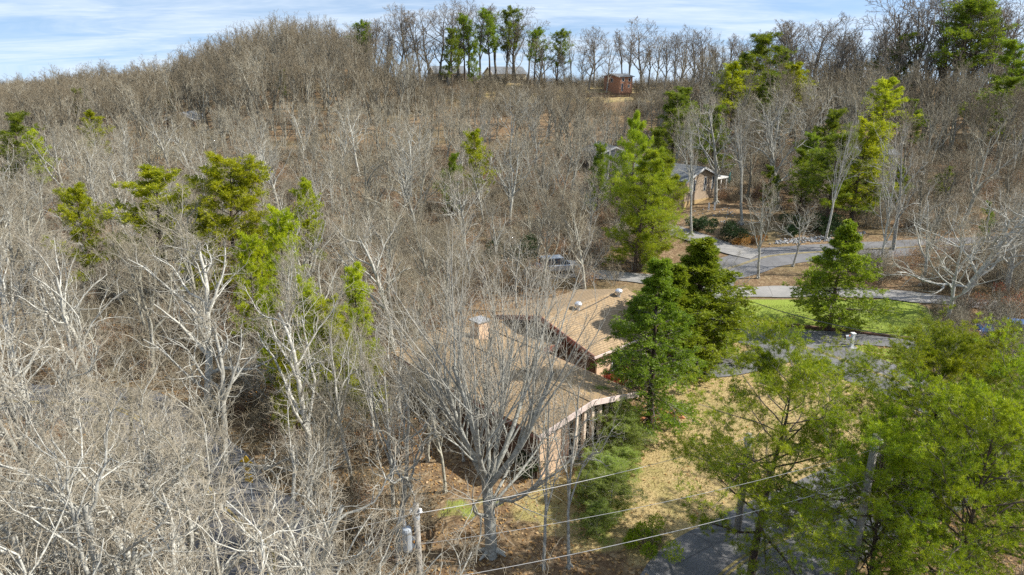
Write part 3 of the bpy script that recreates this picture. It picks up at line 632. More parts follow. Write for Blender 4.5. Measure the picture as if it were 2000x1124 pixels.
# garden things by the cottage and the playground on the ridge
p = gt(1423, 372); e = empty('patio_umbrella', p, 0, 'closed teal patio umbrella beside the cottage porch', 'umbrella')
pt('canopy', MB().lathe([(.06, .9), (.2, 1.0), (.22, 1.5), (.13, 2.2), (.03, 2.6)], 10), 'teal', e, smooth=True); pt('pole', MB().tube([(0, 0, -.1), (0, 0, 1.0)], .03, 8), 'darkbrown', e); pt('base', MB().lathe([(.3, 0), (.3, .06), (.08, .1)], 12), 'stone', e)
p = gt(1758, 172); e = empty('playground_slide', p, R_(20), 'yellow plastic slide on the ridge at the right', 'slide')
pt('chute', MB().prism([(-2.2, .25), (-1.2, .4), (1.2, 2.3), (1.2, 2.5), (-1.3, .62), (-2.2, .45)], 'y', -.35, .35), 'slide', e); pt('ladder', MB().prism([(1.25, -.3), (1.45, -.3), (1.3, 2.9), (1.22, 2.9)], 'y', -.3, .3), 'slide', e)
pt('handle', MB().tube([(1.2, -.4, 2.3), (1.2, -.4, 3.1), (1.2, .4, 3.1), (1.2, .4, 2.3)], .05, 6), 'orange', e)
p = gt(1838, 198); e = empty('playhouse', p, R_(-15), 'small orange and yellow playhouse among bare trees on the right ridge', 'playhouse')
pt('wall', MB().box(-1, 1, -.9, .9, -.4, 1.6), 'slide', e); pt('roof', MB().prism([(-1.2, 1.602), (1.2, 1.602), (0, 2.7)], 'y', -1.1, 1.1), 'orange', e); pt('door', MB().box(-.35, .35, -.95, -.902, -.2, 1.2), 'darkbrown', e)
for i, (px, py) in enumerate(((1384, 411), (1395, 411))):
    p = gt(px, py); o = MB().box(-.1, .1, -.1, .1, -.4, .9).prism([(-.12, .9), (.12, .9), (0, 1.02)], 'y', -.12, .12).build('garden_post', M['white'], loc=tuple(p))
    tag(o, ('left of the two short white posts below the cottage', 'right of the two short white posts below the cottage')[i], 'post', 'white posts below the cottage')
# broken stone along the ditch of the upper road
def stones(name, n, poly, size, mat):
    poly = np.array(poly); lo, hi = poly.min(0), poly.max(0); v = []; f = []
    base = np.array([(1, 0, 0), (-1, 0, 0), (0, 1, 0), (0, -1, 0), (0, 0, 1), (0, 0, -1)], float); tri = np.array([(0, 2, 4), (2, 1, 4), (1, 3, 4), (3, 0, 4), (2, 0, 5), (1, 2, 5), (3, 1, 5), (0, 3, 5)])
    x = rng.uniform(lo[0], hi[0], n * 3); y = rng.uniform(lo[1], hi[1], n * 3); k = inpoly(x, y, poly); x, y = x[k][:n], y[k][:n]
    for a, b in zip(x, y):
        s = rng.uniform(*size); vv = base * rng.uniform(.6, 1.2, (6, 3)) * s; ang = rng.uniform(0, 6.3); c, sn = math.cos(ang), math.sin(ang)
        vv = np.stack([vv[:, 0] * c - vv[:, 1] * sn, vv[:, 0] * sn + vv[:, 1] * c, vv[:, 2] * .8], 1) + [a, b, tz(a, b) + s * .3]
        f.append(tri + len(v) * 6); v.append(vv)
    return link(name, mesh_np(name, np.vstack(v), tris=np.vstack(f), mat=mat))
tag(stones('ditch_stones', 420, [tuple(gt(*q)[:2]) for q in ((1500, 480), (1560, 476), (1680, 470), (1690, 455), (1620, 462), (1520, 470))], (.08, .22), M['stone']), 'pale broken stones lining the ditch of the upper road', 'stones', kind='stuff')
tag(stones('slope_stones', 60, [tuple(gt(*q)[:2]) for q in ((1350, 412), (1420, 405), (1470, 440), (1400, 450))], (.08, .2), M['stone']), 'scattered pale stones and debris below the cottage', 'stones', kind='stuff')

# ------------------------------------------------------------------ tree growing
def unit(v): return v / (np.linalg.norm(v, axis=-1, keepdims=True) + 1e-9)
def grow(P0, D0, L, n, sig, up, rg):
    """N polylines of n points: start, direction, length, wander, pull upwards"""
    P = [P0]; D = unit(D0); step = (L / (n - 1))[:, None]
    for i in range(n - 1):
        D = unit(D + rg.normal(0, sig, D.shape) + np.array([0, 0, up])); P.append(P[-1] + D * step)
    return np.stack(P, 1)
def along(pts, t):
    """points, tangents at t (N,m) on polylines (N,n,3)"""
    n = pts.shape[1]; s = np.clip(t, 0, .9999) * (n - 1); i = s.astype(int); f = (s - i)[..., None]; r = np.arange(len(pts))[:, None]
    a, b = pts[r, i], pts[r, i + 1]; return a + (b - a) * f, unit(b - a)
def spawn(pts, L, r0, r1, m, t0, t1, ang, fl, taper, rg, flat=0.0, up=0.0, rr=.6):
    """m children per parent: start, dir, length, radius"""
    N_ = len(pts); t = t0 + (t1 - t0) * (np.arange(m)[None, :] + rg.uniform(0, 1, (N_, m))) / m
    p, tg = along(pts, t)
    az = np.arange(m)[None, :] * 2.4 + rg.uniform(0, 6.28, (N_, 1)) + rg.normal(0, .4, (N_, m))
    ref = np.where(np.abs(tg[..., 2:3]) > .85, np.array([1., 0, 0]), np.array([0, 0, 1.]))
    u = unit(np.cross(tg, ref)); w = np.cross(tg, u)
    side = np.cos(az)[..., None] * u + np.sin(az)[..., None] * w * (1 - flat)
    a = rg.normal(ang, .18, (N_, m))[..., None]
    d = unit(tg * np.cos(a) + unit(side) * np.sin(a) + np.array([0, 0, up]))
    ln = L[:, None] * fl * (1 - taper * t) * rg.uniform(.65, 1.3, (N_, m))
    rad = (r0[:, None] + (r1 - r0)[:, None] * t) * rr * rg.uniform(.75, 1.0, (N_, m))
    return p.reshape(-1, 3), d.reshape(-1, 3), ln.ravel(), rad.ravel()
class Tubes:
    def __init__(s): s.v = []; s.q = []; s.r = []; s.n = 0
    def add(s, pts, r0, r1, k, power=1.0):
        N_, n, _ = pts.shape; tg = np.empty_like(pts); tg[:, 1:-1] = pts[:, 2:] - pts[:, :-2]; tg[:, 0] = pts[:, 1] - pts[:, 0]; tg[:, -1] = pts[:, -1] - pts[:, -2]
        tg = unit(tg); mean = unit(pts[:, -1] - pts[:, 0]); ref = np.where(np.abs(mean[:, 2:3]) > .8, np.array([1., .13, 0]), np.array([.1, 0, 1.]))[:, None, :]
        u = unit(np.cross(tg, ref)); w = np.cross(tg, u); t = np.linspace(0, 1, n)[None, :] ** power
        rad = r0[:, None] + (r1 - r0)[:, None] * t
        a = 2 * math.pi * np.arange(k) / k
        V = pts[:, :, None, :] + rad[:, :, None, None] * (np.cos(a)[None, None, :, None] * u[:, :, None, :] + np.sin(a)[None, None, :, None] * w[:, :, None, :])
        s.v.append(V.reshape(-1, 3)); s.r.append(np.repeat(rad.ravel(), k))
        b = s.n + (np.arange(N_)[:, None, None] * n + np.arange(n - 1)[None, :, None]) * k; j = np.arange(k)[None, None, :]; j2 = (j + 1) % k
        s.q.append(np.stack([b + j, b + j2, b + k + j2, b + k + j], -1).reshape(-1, 4)); s.n += N_ * n * k
    def mesh(s, name, mat): return mesh_np(name, np.vstack(s.v), np.vstack(s.q), mat=mat, smooth=True, attrs={'rad': np.concatenate(s.r)})

def blades(c, d, m, ln, w, spread, rg):
    """m narrow triangular blades fanned round each direction"""
    N_ = len(c); bd = unit(d[:, None, :] + rg.normal(0, spread, (N_, m, 3))); l = ln * rg.uniform(.7, 1.25, (N_, m, 1))
    side = unit(np.cross(bd, rg.normal(0, 1, (N_, m, 3)))) * w * .5
    b = np.broadcast_to(c[:, None, :], bd.shape)
    v = np.stack([b - side * .4, b + bd * l * .6 - side, b + bd * l, b + bd * l * .55 + side], 2).reshape(-1, 3)
    q = np.arange(len(v)).reshape(-1, 4); return v, q

def bare_tree(seed, H, mat, r=.2, fork=.3, limbs=11, lang=.7, up=.10, sig=.16, sub=7, tw=6, tw2=4, lf=.5, detail=2, k0=9, rtw=.006, trunk_top=.8, lean=(0, 0)):
    rg = np.random.default_rng(seed); T = Tubes(); C = Tubes()
    L0 = np.array([H * trunk_top]); P = grow(np.array([[0, 0, -.35]]), np.array([[lean[0], lean[1], 1.0]]), L0, 10, .07, .03, rg)
    r0, r1 = np.array([r]), np.array([r * .28]); T.add(P, r0 * 1.0, r1, k0, .8)
    fl = rg.uniform(0, 6.28, 5)                                             # root flare
    rp = np.stack([np.zeros(5), np.zeros(5), np.full(5, .35)], 1); rd = np.stack([np.cos(fl), np.sin(fl), np.full(5, -.55)], 1)
    T.add(grow(rp, rd, np.full(5, r * 2.4), 4, .08, -.05, rg), np.full(5, r * .6), np.full(5, r * .18), 5)
    p1, d1, l1, a1 = spawn(P, L0, r0, r1, limbs, fork, 1.0, lang, lf * 1.25, .62, rg, 0, .15, .64)
    B1 = grow(p1, d1, l1, 8, sig, up, rg); e1 = a1 * .3; T.add(B1, a1, e1, 6)
    p2, d2, l2, a2 = spawn(B1, l1, a1, e1, sub, .22, 1.0, .75, lf, .45, rg, .15, .1, .72)
    B2 = grow(p2, d2, l2, 6, sig * 1.25, up * .8, rg); e2 = a2 * .3; C.add(B2, np.maximum(a2, rtw * 1.8), np.maximum(e2, rtw), 4)
    p3, d3, l3, a3 = spawn(B2, l2, np.maximum(a2, rtw * 1.6), np.maximum(e2, rtw), tw, .15, 1.0, .75, .55, .4, rg, .1, .08, .7)
    B3 = grow(p3, d3, l3, 4 if detail > 1 else 3, sig * 1.4, up * .6, rg); C.add(B3, np.maximum(a3, rtw * 1.25), np.full(len(a3), rtw * .8), 3)
    if detail > 0:
        p4, d4, l4, a4 = spawn(B3, l3, np.maximum(a3, rtw), np.full(len(a3), rtw * .8), tw2, .2, 1.0, .7, .62, .35, rg, 0, .06)
        B4 = grow(p4, d4, np.maximum(l4, .25), 3 if detail > 1 else 2, sig * 1.5, .04, rg); C.add(B4, np.full(len(l4), rtw), np.full(len(l4), rtw * .5), 3)
    return [('trunk', T.mesh('trunk', mat)), ('crown', C.mesh('crown', mat))]

def vase_tree(seed, H, mat, r=.235):
    rg = np.random.default_rng(seed); T = Tubes(); C = Tubes(); n = 9
    tp = grow(np.array([[0, 0, -.4]]), np.array([[0, .02, 1.]]), np.array([H * .30]), 7, .03, .02, rg); T.add(tp, np.array([r]), np.array([r * .8]), 12)
    fl = rg.uniform(0, 6.28, 6); T.add(grow(np.stack([np.zeros(6), np.zeros(6), np.full(6, .4)], 1), np.stack([np.cos(fl), np.sin(fl), np.full(6, -.5)], 1), np.full(6, r * 2.6), 4, .08, -.05, rg), np.full(6, r * .6), np.full(6, r * .15), 5)
    az = np.arange(n) * 2.4 + rg.uniform(0, 1, n); el = rg.uniform(.25, .95, n)
    st, _ = along(np.repeat(tp, n, 0), rg.uniform(.75, 1, (n, 1))); st = st[:, 0]
    d = np.stack([np.sin(el) * np.cos(az), np.sin(el) * np.sin(az), np.cos(el)], 1)
    L = H * rg.uniform(.34, .5, n); S = grow(st, d, L, 8, .06, .06, rg); ra = np.full(n, r * .48) * rg.uniform(.75, 1.15, n); T.add(S, ra, ra * .55, 8)
    p, d, l, a = spawn(S, L, ra, ra * .55, 8, .25, 1.0, .45, 1.0, .25, rg, 0, .34, .52)          # long upright shoots
    B = grow(p, d, l, 9, .06, .06, rg); T.add(B, a, a * .22, 6)
    p2, d2, l2, a2 = spawn(B, l, a, a * .22, 9, .12, 1.0, .55, .34, .4, rg, 0, .25, .5)
    B2 = grow(p2, d2, l2, 5, .13, .08, rg); C.add(B2, np.maximum(a2, .011), np.full(len(a2), .006), 4)
    p3, d3, l3, a3 = spawn(B2, l2, np.maximum(a2, .011), np.full(len(a2), .006), 6, .15, 1, .65, .5, .3, rg, 0, .1)
    B3 = grow(p3, d3, l3, 3, .2, .05, rg); C.add(B3, np.full(len(l3), .006), np.full(len(l3), .0035), 3)
    # low sprawling side limbs
    m = 5; az = rg.uniform(0, 6.28, m); st2, _ = along(np.repeat(tp, m, 0), rg.uniform(.55, .9, (m, 1)))
    S2 = grow(st2[:, 0], np.stack([np.cos(az), np.sin(az), np.full(m, .45)], 1), np.full(m, H * .36), 8, .14, .05, rg); rb = np.full(m, r * .3); T.add(S2, rb, rb * .3, 6)
    q, d, l, a = spawn(S2, np.full(m, H * .36), rb, rb * .3, 9, .2, 1, .8, .5, .4, rg, 0, .1); Q = grow(q, d, l, 5, .2, .05, rg); C.add(Q, a, np.full(len(a), .008), 4)
    q, d, l, a = spawn(Q, l, a, np.full(len(a), .008), 8, .1, 1, .8, .5, .4, rg); Q = grow(q, d, l, 4, .25, .03, rg); C.add(Q, np.full(len(a), .008), np.full(len(a), .004), 3)
    return [('trunk', T.mesh('trunk', mat)), ('crown', C.mesh('crown', mat))]

def shrub(seed, H, mat, stems=9, detail=1, rtw=.005, spread=.45):
    rg = np.random.default_rng(seed); C = Tubes(); az = rg.uniform(0, 6.28, stems); el = np.abs(rg.normal(0, spread, stems))
    L = H * rg.uniform(.6, 1.05, stems); P = grow(np.stack([.15 * np.cos(az), .15 * np.sin(az), np.full(stems, -.1)], 1), np.stack([np.sin(el) * np.cos(az), np.sin(el) * np.sin(az), np.cos(el)], 1), L, 6, .12, .02, rg)
    ra = np.full(stems, rtw * 3.0); C.add(P, ra, ra * .35, 4)
    p, d, l, a = spawn(P, L, ra, ra * .35, 9, .15, 1, .75, .42, .4, rg, 0, .1); B = grow(p, d, l, 4, .2, .05, rg); C.add(B, np.full(len(l), rtw * 1.4), np.full(len(l), rtw * .8), 3)
    p, d, l, a = spawn(B, l, np.full(len(l), rtw * 1.2), np.full(len(l), rtw), 5, .1, 1, .8, .55, .4, rg); B = grow(p, d, l, 3 if detail else 2, .25, .03, rg); C.add(B, np.full(len(l), rtw), np.full(len(l), rtw * .6), 3)
    return C, B
def bush_mesh(seed, H, mats, ln=.12, w=.05, nl=6000, flatten=.8, lobes=7):
    rg = np.random.default_rng(seed); c = np.stack([rg.normal(0, H * .38, lobes), rg.normal(0, H * .38, lobes), rg.uniform(.2, .68, lobes) * H], 1); rr = H * rg.uniform(.22, .38, lobes)
    k = rg.integers(0, lobes, nl); d = unit(rg.normal(0, 1, (nl, 3))); p = c[k] + d * rr[k][:, None] * rg.uniform(.55, 1.08, (nl, 1)) * np.array([1, 1, flatten]); keep = p[:, 2] > .02
    v, q = blades(p[keep], d[keep] + [0, 0, .4], 2, ln, w, .7, rg); return mesh_np('foliage', v, q, mat=mats)
def bush_stems(seed, H, mat):
    C, _ = shrub(seed, H * .85, mat, 7, 0, .008); return C.mesh('stems', mat)

def pine_tree(seed, H, fmat, bmat, r=.17, base=.3, R=3.2, nb=34, sub=9, tufts=5, bl=9, ln=.12, w=.016, shape='round', droop=-.01, bang=1.2, upt=.04, lean=(0, 0), spread=.75, tw=5, twigs=True):
    rg = np.random.default_rng(seed); T = Tubes(); L0 = np.array([H + .3])
    P = grow(np.array([[0, 0, -.3]]), np.array([[lean[0], lean[1], 1.0]]), L0, 12, .028, .03, rg); T.add(P, np.array([r]), np.array([.02]), 9, .85)
    t = base + (1 - base) * (np.arange(nb) + rg.uniform(0, .8, nb)) / nb; s = (t - base) / (1 - base)
    if shape == 'round': prof = np.sin(np.pi * np.clip(.22 + .70 * s, 0, 1)) ** .7
    elif shape == 'cone': prof = np.clip(1 - s, 0.03, 1) ** .85 * np.clip(.45 + s * 4, 0, 1)
    else: prof = np.clip(1.04 - s, 0, 1) ** .5 * np.clip(.5 + s * 3, 0, 1)          # layered
    Lb = np.maximum(R * prof * (rg.uniform(.45, 1.3, nb) if shape != 'cone' else rg.uniform(.7, 1.2, nb)), .25)
    p, tg = along(np.repeat(P, nb, 0), t[:, None]); p = p[:, 0]; az = np.arange(nb) * 2.4 + rg.normal(0, .5, nb); a = bang - .55 * s + rg.normal(0, .12, nb)
    d = np.stack([np.sin(a) * np.cos(az), np.sin(a) * np.sin(az), np.cos(a)], 1); rb = np.maximum(r * .34 * (1 - .7 * s), .012)
    B = grow(p, d, Lb, 8, .10, droop, rg); T.add(B, rb, rb * .25, 5)
    p2, d2, l2, a2 = spawn(B, Lb, rb, rb * .25, sub, .22, 1.0, .8, .42, .45, rg, .7, .10, .5)
    B2 = grow(p2, d2, np.maximum(l2, .18), 5, .16, upt, rg); T.add(B2, np.maximum(a2, .008), np.full(len(a2), .005), 3)
    p3, d3, l3, a3 = spawn(B2, np.maximum(l2, .18), np.maximum(a2, .008), np.full(len(a2), .005), tw, .2, 1.0, .8, .55, .3, rg, .5, .12)
    B3 = grow(p3, d3, np.maximum(l3, .12), 3, .15, upt, rg)
    if twigs: T.add(B3, np.full(len(l3), .005), np.full(len(l3), .003), 3)
    cs, ds = [], []
    for X, m, lo_ in ((B3, tufts, .2), (B2, 2, .55), (B, 2, .8)):
        tt = lo_ + (1 - lo_) * (np.arange(m)[None, :] + rg.uniform(0, 1, (len(X), m))) / m; c, tg = along(X, tt); cs.append(c.reshape(-1, 3)); ds.append(tg.reshape(-1, 3))
    c = np.vstack(cs); d = np.vstack(ds); c = c + rg.normal(0, ln * .3, c.shape)
    v, q = blades(c, unit(d + [0, 0, .35]), bl, ln, w, spread, rg)
    return [('trunk', T.mesh('trunk', bmat)), ('crown', mesh_np('crown', v, q, mat=fmat))]

def place(parts, name, loc, rz, sc, label, cat, group=None, sz=None, tilt=None):
    e = empty(name, loc, rz, label, cat, group); e.scale = (sc, sc, sz or sc)
    if tilt: e.rotation_euler = (tilt[0], tilt[1], rz)
    for nm, me in parts: link(nm, me, e)
    return e

# ------------------------------------------------------------------ prototypes
NEAR = [(bare_tree(11, 13, M['pale'], .23, .26, 11, .66, .09, .22, 7, 6, 3, .55, rtw=.006), 13, 'crooked'),
        (bare_tree(12, 13, M['pale'], .21, .33, 10, .55, .12, .15, 7, 6, 3, .52, rtw=.006), 13, 'upright'),
        (bare_tree(13, 12, M['pale'], .26, .22, 11, .85, .08, .24, 7, 6, 3, .58, rtw=.006), 12, 'spreading'),
        (bare_tree(14, 13, M['tan'], .21, .32, 12, .6, .12, .15, 8, 7, 4, .5, rtw=.006), 13, 'twiggy'),
        (bare_tree(15, 13, M['pale'], .20, .3, 9, .7, .07, .22, 7, 6, 3, .58, rtw=.006), 13, 'loose')]
WHITE = [(bare_tree(16, 13.5, M['pale'], .27, .25, 9, .75, .09, .22, 8, 5, 3, .62, rtw=.0055, k0=11, trunk_top=.75), 13.5),
         (bare_tree(17, 13.5, M['pale'], .25, .30, 8, .85, .10, .24, 8, 5, 3, .64, rtw=.0055, k0=11, trunk_top=.7, lean=(.25, .05)), 13.5)]
MID = [(bare_tree(21, 13, M['tan'], .22, .26, 11, .65, .10, .16, 6, 5, 3, .54, 1, 7, .010), 13, 'rounded'),
       (bare_tree(22, 13, M['tan'], .20, .34, 10, .5, .12, .13, 6, 5, 3, .52, 1, 7, .010), 13, 'narrow'),
       (bare_tree(23, 13, M['palemid'], .22, .3, 11, .72, .08, .2, 7, 5, 3, .56, 1, 7, .011), 13, 'crooked'),
       (bare_tree(24, 13, M['brown'], .22, .3, 11, .6, .12, .15, 7, 5, 3, .5, 1, 7, .011), 13, 'dark'),
       (bare_tree(25, 12, M['palemid'], .19, .24, 10, .65, .12, .17, 6, 5, 3, .56, 1, 7, .010), 12, 'fine')]
RIDGE = [(bare_tree(36, 16, M['ridge'], .26, .34, 11, .6, .09, .15, 6, 5, 3, .5, 1, 6, .016), 16), (bare_tree(37, 16, M['ridge'], .24, .30, 11, .5, .11, .13, 6, 5, 3, .5, 1, 6, .016), 16), (bare_tree(38, 16, M['ridge'], .28, .26, 12, .75, .09, .17, 6, 5, 3, .52, 1, 6, .016), 16)]
FAR = [(bare_tree(31, 15, M['brown'], .28, .26, 10, .5, .12, .14, 5, 4, 2, .5, 1, 5, .015), 15),
       (bare_tree(32, 15, M['tan'], .26, .34, 9, .45, .13, .12, 5, 4, 2, .5, 1, 5, .015), 15),
       (bare_tree(33, 15, M['brown'], .29, .24, 10, .6, .1, .17, 5, 4, 2, .52, 1, 5, .015), 15),
       (bare_tree(34, 14, M['tan'], .25, .26, 9, .6, .12, .15, 5, 4, 2, .54, 1, 5, .015), 14)]

PINE_N = [(pine_tree(41, 11.6, M['pine'], M['pinebark'], .19, .26, 4.9, 46, 10, 4, 17, .16, .014, 'round', -.005, 1.35, .06), 11.6),
          (pine_tree(42, 12.5, M['pine'], M['pinebark'], .2, .24, 4.8, 46, 10, 4, 17, .16, .014, 'round', -.005, 1.25, .06), 12.5)]
PINE_F = [(pine_tree(51, 14, M['pine_far'], M['pinebark'], .24, .42, 3.0, 30, 8, 2, 9, .32, .045, 'round', 0, 1.15, .06, tw=3, twigs=False), 14),
          (pine_tree(52, 13, M['pine_far'], M['pinebark'], .21, .25, 3.2, 38, 8, 2, 9, .32, .045, 'round', 0, 1.25, .05, tw=3, twigs=False), 13),
          (pine_tree(53, 13, M['brightpine'], M['pinebark'], .2, .32, 3.6, 38, 8, 2, 9, .30, .045, 'layer', 0, 1.35, .05, tw=3, twigs=False), 13),
          (pine_tree(54, 12, M['brightpine'], M['pinebark'], .2, .2, 3.3, 46, 8, 3, 9, .28, .04, 'round', 0, 1.2, .06, tw=3, twigs=False), 12)]
WPINE = [(pine_tree(61, 14, M['whitepine'], M['pinebark'], .22, .07, 4.6, 46, 11, 3, 11, .27, .024, 'layer', .015, 1.5, .04, tw=5, twigs=False), 14),
         (pine_tree(62, 13, M['whitepine'], M['pinebark'], .22, .10, 4.4, 42, 11, 3, 11, .27, .024, 'layer', .015, 1.5, .04, tw=5, twigs=False), 13)]
HEML = [(pine_tree(71, 10.3, M['hemlock'], M['pinebark'], .16, .08, 2.9, 68, 10, 4, 6, .13, .03, 'cone', -.05, 1.55, -.10, tw=4), 10.3),
        (pine_tree(72, 9, M['cedar'], M['pinebark'], .16, .04, 2.9, 92, 10, 3, 6, .15, .04, 'cone', .0, 1.3, -.02, tw=4, twigs=False), 9),
        (pine_tree(73, 8.7, M['cedar'], M['pinebark'], .15, .14, 3.3, 84, 10, 3, 6, .15, .04, 'cone', -.03, 1.45, -.05, tw=4, twigs=False), 8.7)]
YOUNG = [(pine_tree(81, 4.5, M['feather'], M['grey'], .05, .03, 1.7, 48, 8, 3, 8, .17, .014, 'round', 0, 1.3, .03, tw=3), 4.5)]

def hero(parts, h0, base, top_y, name, label, cat='tree', rz=None, group=None, zlift=0, widen=1.0, tilt=None):
    b = gt(*base) if len(base) == 2 else np.array(base, float); zt = at_dist(base[0] if len(base) == 2 else 1000, top_y, b[1])[2]
    s = (zt - b[2]) / h0
    return place(parts, name, b, random.uniform(0, 6.28) if rz is None else rz, s * widen, label, cat, group, s, tilt)
occupied = []
def H_(*a, **k):
    e = hero(*a, **k); occupied.append((e.location.x, e.location.y)); return e

# evergreens one can point to
H_(*HEML[0], (1268, 838), 508, 'hemlock_tree', 'tall dark-green hemlock in front of the right end of the tan-roofed house', 'conifer', widen=1.45)
H_(*HEML[1], (1358, 700), 468, 'cedar_tree', 'bright green pointed cedar just behind the dark hemlock', 'conifer', widen=2.1)
H_(*HEML[2], (1618, 647), 440, 'spruce_tree', 'lone conical evergreen standing on the green lawn', 'conifer', widen=1.3)
H_(*HEML[1], (1318, 722), 520, 'cedar_tree', 'smaller green cedar squeezed between the dark hemlock and the pointed cedar', 'conifer', widen=2.0)
H_(*WPINE[0], (1240, 532), 300, 'white_pine', 'tall yellow-green white pine behind the tan roof, left of its twin', 'conifer', group='twin white pines', rz=.4, widen=1.15)
H_(*WPINE[1], (1262, 518), 318, 'white_pine', 'tall yellow-green white pine behind the tan roof, right of its twin', 'conifer', group='twin white pines', rz=2.0, widen=1.1)
H_(*WPINE[1], (1232, 470), 238, 'white_pine', 'slim pine rising above and behind the twin white pines', 'conifer', widen=.75)
H_(*PINE_F[1], (1165, 440), 292, 'pine_tree', 'small pine partly hiding the slate-roofed garage', 'conifer', widen=.8)
H_(*PINE_N[0], (10.0, 23.4, 0), 722, 'front_pine', 'bright green pine with dark bare lower trunk standing nearest the short utility pole', 'conifer', rz=.6, widen=1.2)
for (bx, by, ty, k, rz, wd, lab) in ((15.6, 23.0, 715, 1, 1.0, 1.1, 'leftmost large pine of the dense right-hand clump over the road'),
                                (19.5, 26.0, 700, 0, 2.6, 1.15, 'tallest pine of the right-hand clump at the picture edge'),
                                (15.0, 18.4, 820, 1, 4.1, .95, 'nearest pine of the right-hand clump, low in the corner'),
                                (19.6, 21.0, 745, 0, 5.2, .95, 'pine at the right edge just below the tallest of the clump'),
                                (12.7, 19.8, 870, 0, 3.3, 1.0, 'shortest pine of the right-hand clump, next to the grey pole')):
    H_(*PINE_N[k], (bx, by, 0), ty, 'pine_tree', lab, 'conifer', rz=rz, group='pines of the right-hand clump', widen=wd)
for (bx, by, ty, lab) in ((1190, 1010, 935, 'feathery young pine on the leafy lawn, nearest the lower cable'), (1185, 960, 895, 'feathery young pine between the two thin leaning trunks and the porch'),
                     (1212, 900, 822, 'feathery young pine at the right corner of the column porch'), (1192, 862, 772, 'tallest feathery pine hiding the right end of the column porch'), (1232, 862, 822, 'low feathery pine in front of the dark hemlock trunk'), (1165, 1045, 990, 'smallest feathery young pine beside the leaning trunks'), (1150, 985, 930, 'feathery young pine between the two leaning trunks'), (1218, 930, 880, 'feathery young pine right of the porch corner one'), (1160, 925, 880, 'feathery young pine in front of the last porch column')):
    H_(*YOUNG[0], (bx, by), ty, 'young_pine', lab, 'conifer', group='young feathery pines on the lawn', widen=2.0)
# pines rising from the left wood: base distance from their size
LEFTP = [(285, 340, 62, 2, 1.55, 'broad flat-topped pine in the left wood, left of the bushy bright one'), (435, 335, 60, 3, 1.5, 'bushy bright green pine in the left wood'),
         (150, 372, 60, 2, 1.0, 'small pine at the left end of the pine group in the left wood'), (540, 430, 52, 3, .85, 'dark green pine low in the wood right of the bushy bright pine'),
         (600, 570, 40, 3, .8, 'yellow-green pine in the wood left of the house'), (640, 610, 37, 3, 1.0, 'low green pine close to the left wall side of the house'),
         (655, 630, 38, 3, 1.0, 'yellow-green young pine left of the roof corner'), (690, 540, 44, 3, .9, 'green pine behind the slim pale tree left of the house'), (520, 590, 40, 3, .65, 'bright green pine behind the upright pale tree with rust shrubs'), (560, 690, 34, 3, .7, 'green young pine low among pale limbs left of the rust shrubs'), (590, 360, 66, 2, .85, 'thin pine behind pale branches right of the bushy bright pine'), (720, 700, 36, 3, .9, 'green pine sapling beside the leaf-covered bank left of the house'),
         (930, 262, 92, 2, .9, 'thin green pine in the middle of the valley wood'), (880, 310, 86, 1, .8, 'low green pine in the middle of the valley wood'), (480, 480, 48, 3, .8, 'green pine hidden behind the large pale tree'),
         (180, 222, 128, 2, 1.2, 'yellow-green pine in the far left wood'), (20, 232, 115, 1, 1.3, 'large dark pine at the left picture edge'), (150, 180, 165, 1, 1.0, 'dark pine near the far left skyline'),
         (550, 140, 165, 1, .8, 'single dark pine on the left hillside'), (60, 260, 112, 2, 1.1, 'pine beside the large dark pine at the left edge'), (330, 175, 185, 1, 1.0, 'dark evergreen above the small brown valley house')]
for px, ty, dist, k, wd, lab in LEFTP:
    t = at_dist(px, ty, dist); b = (t[0], dist, tz(t[0], dist)); h = t[2] - b[2]; s = max(h, 4) / PINE_F[k][1]
    place(PINE_F[k][0], 'pine_tree', b, random.uniform(0, 6), s * wd, lab, 'conifer', 'pines in the left wood', s); occupied.append(b[:2])
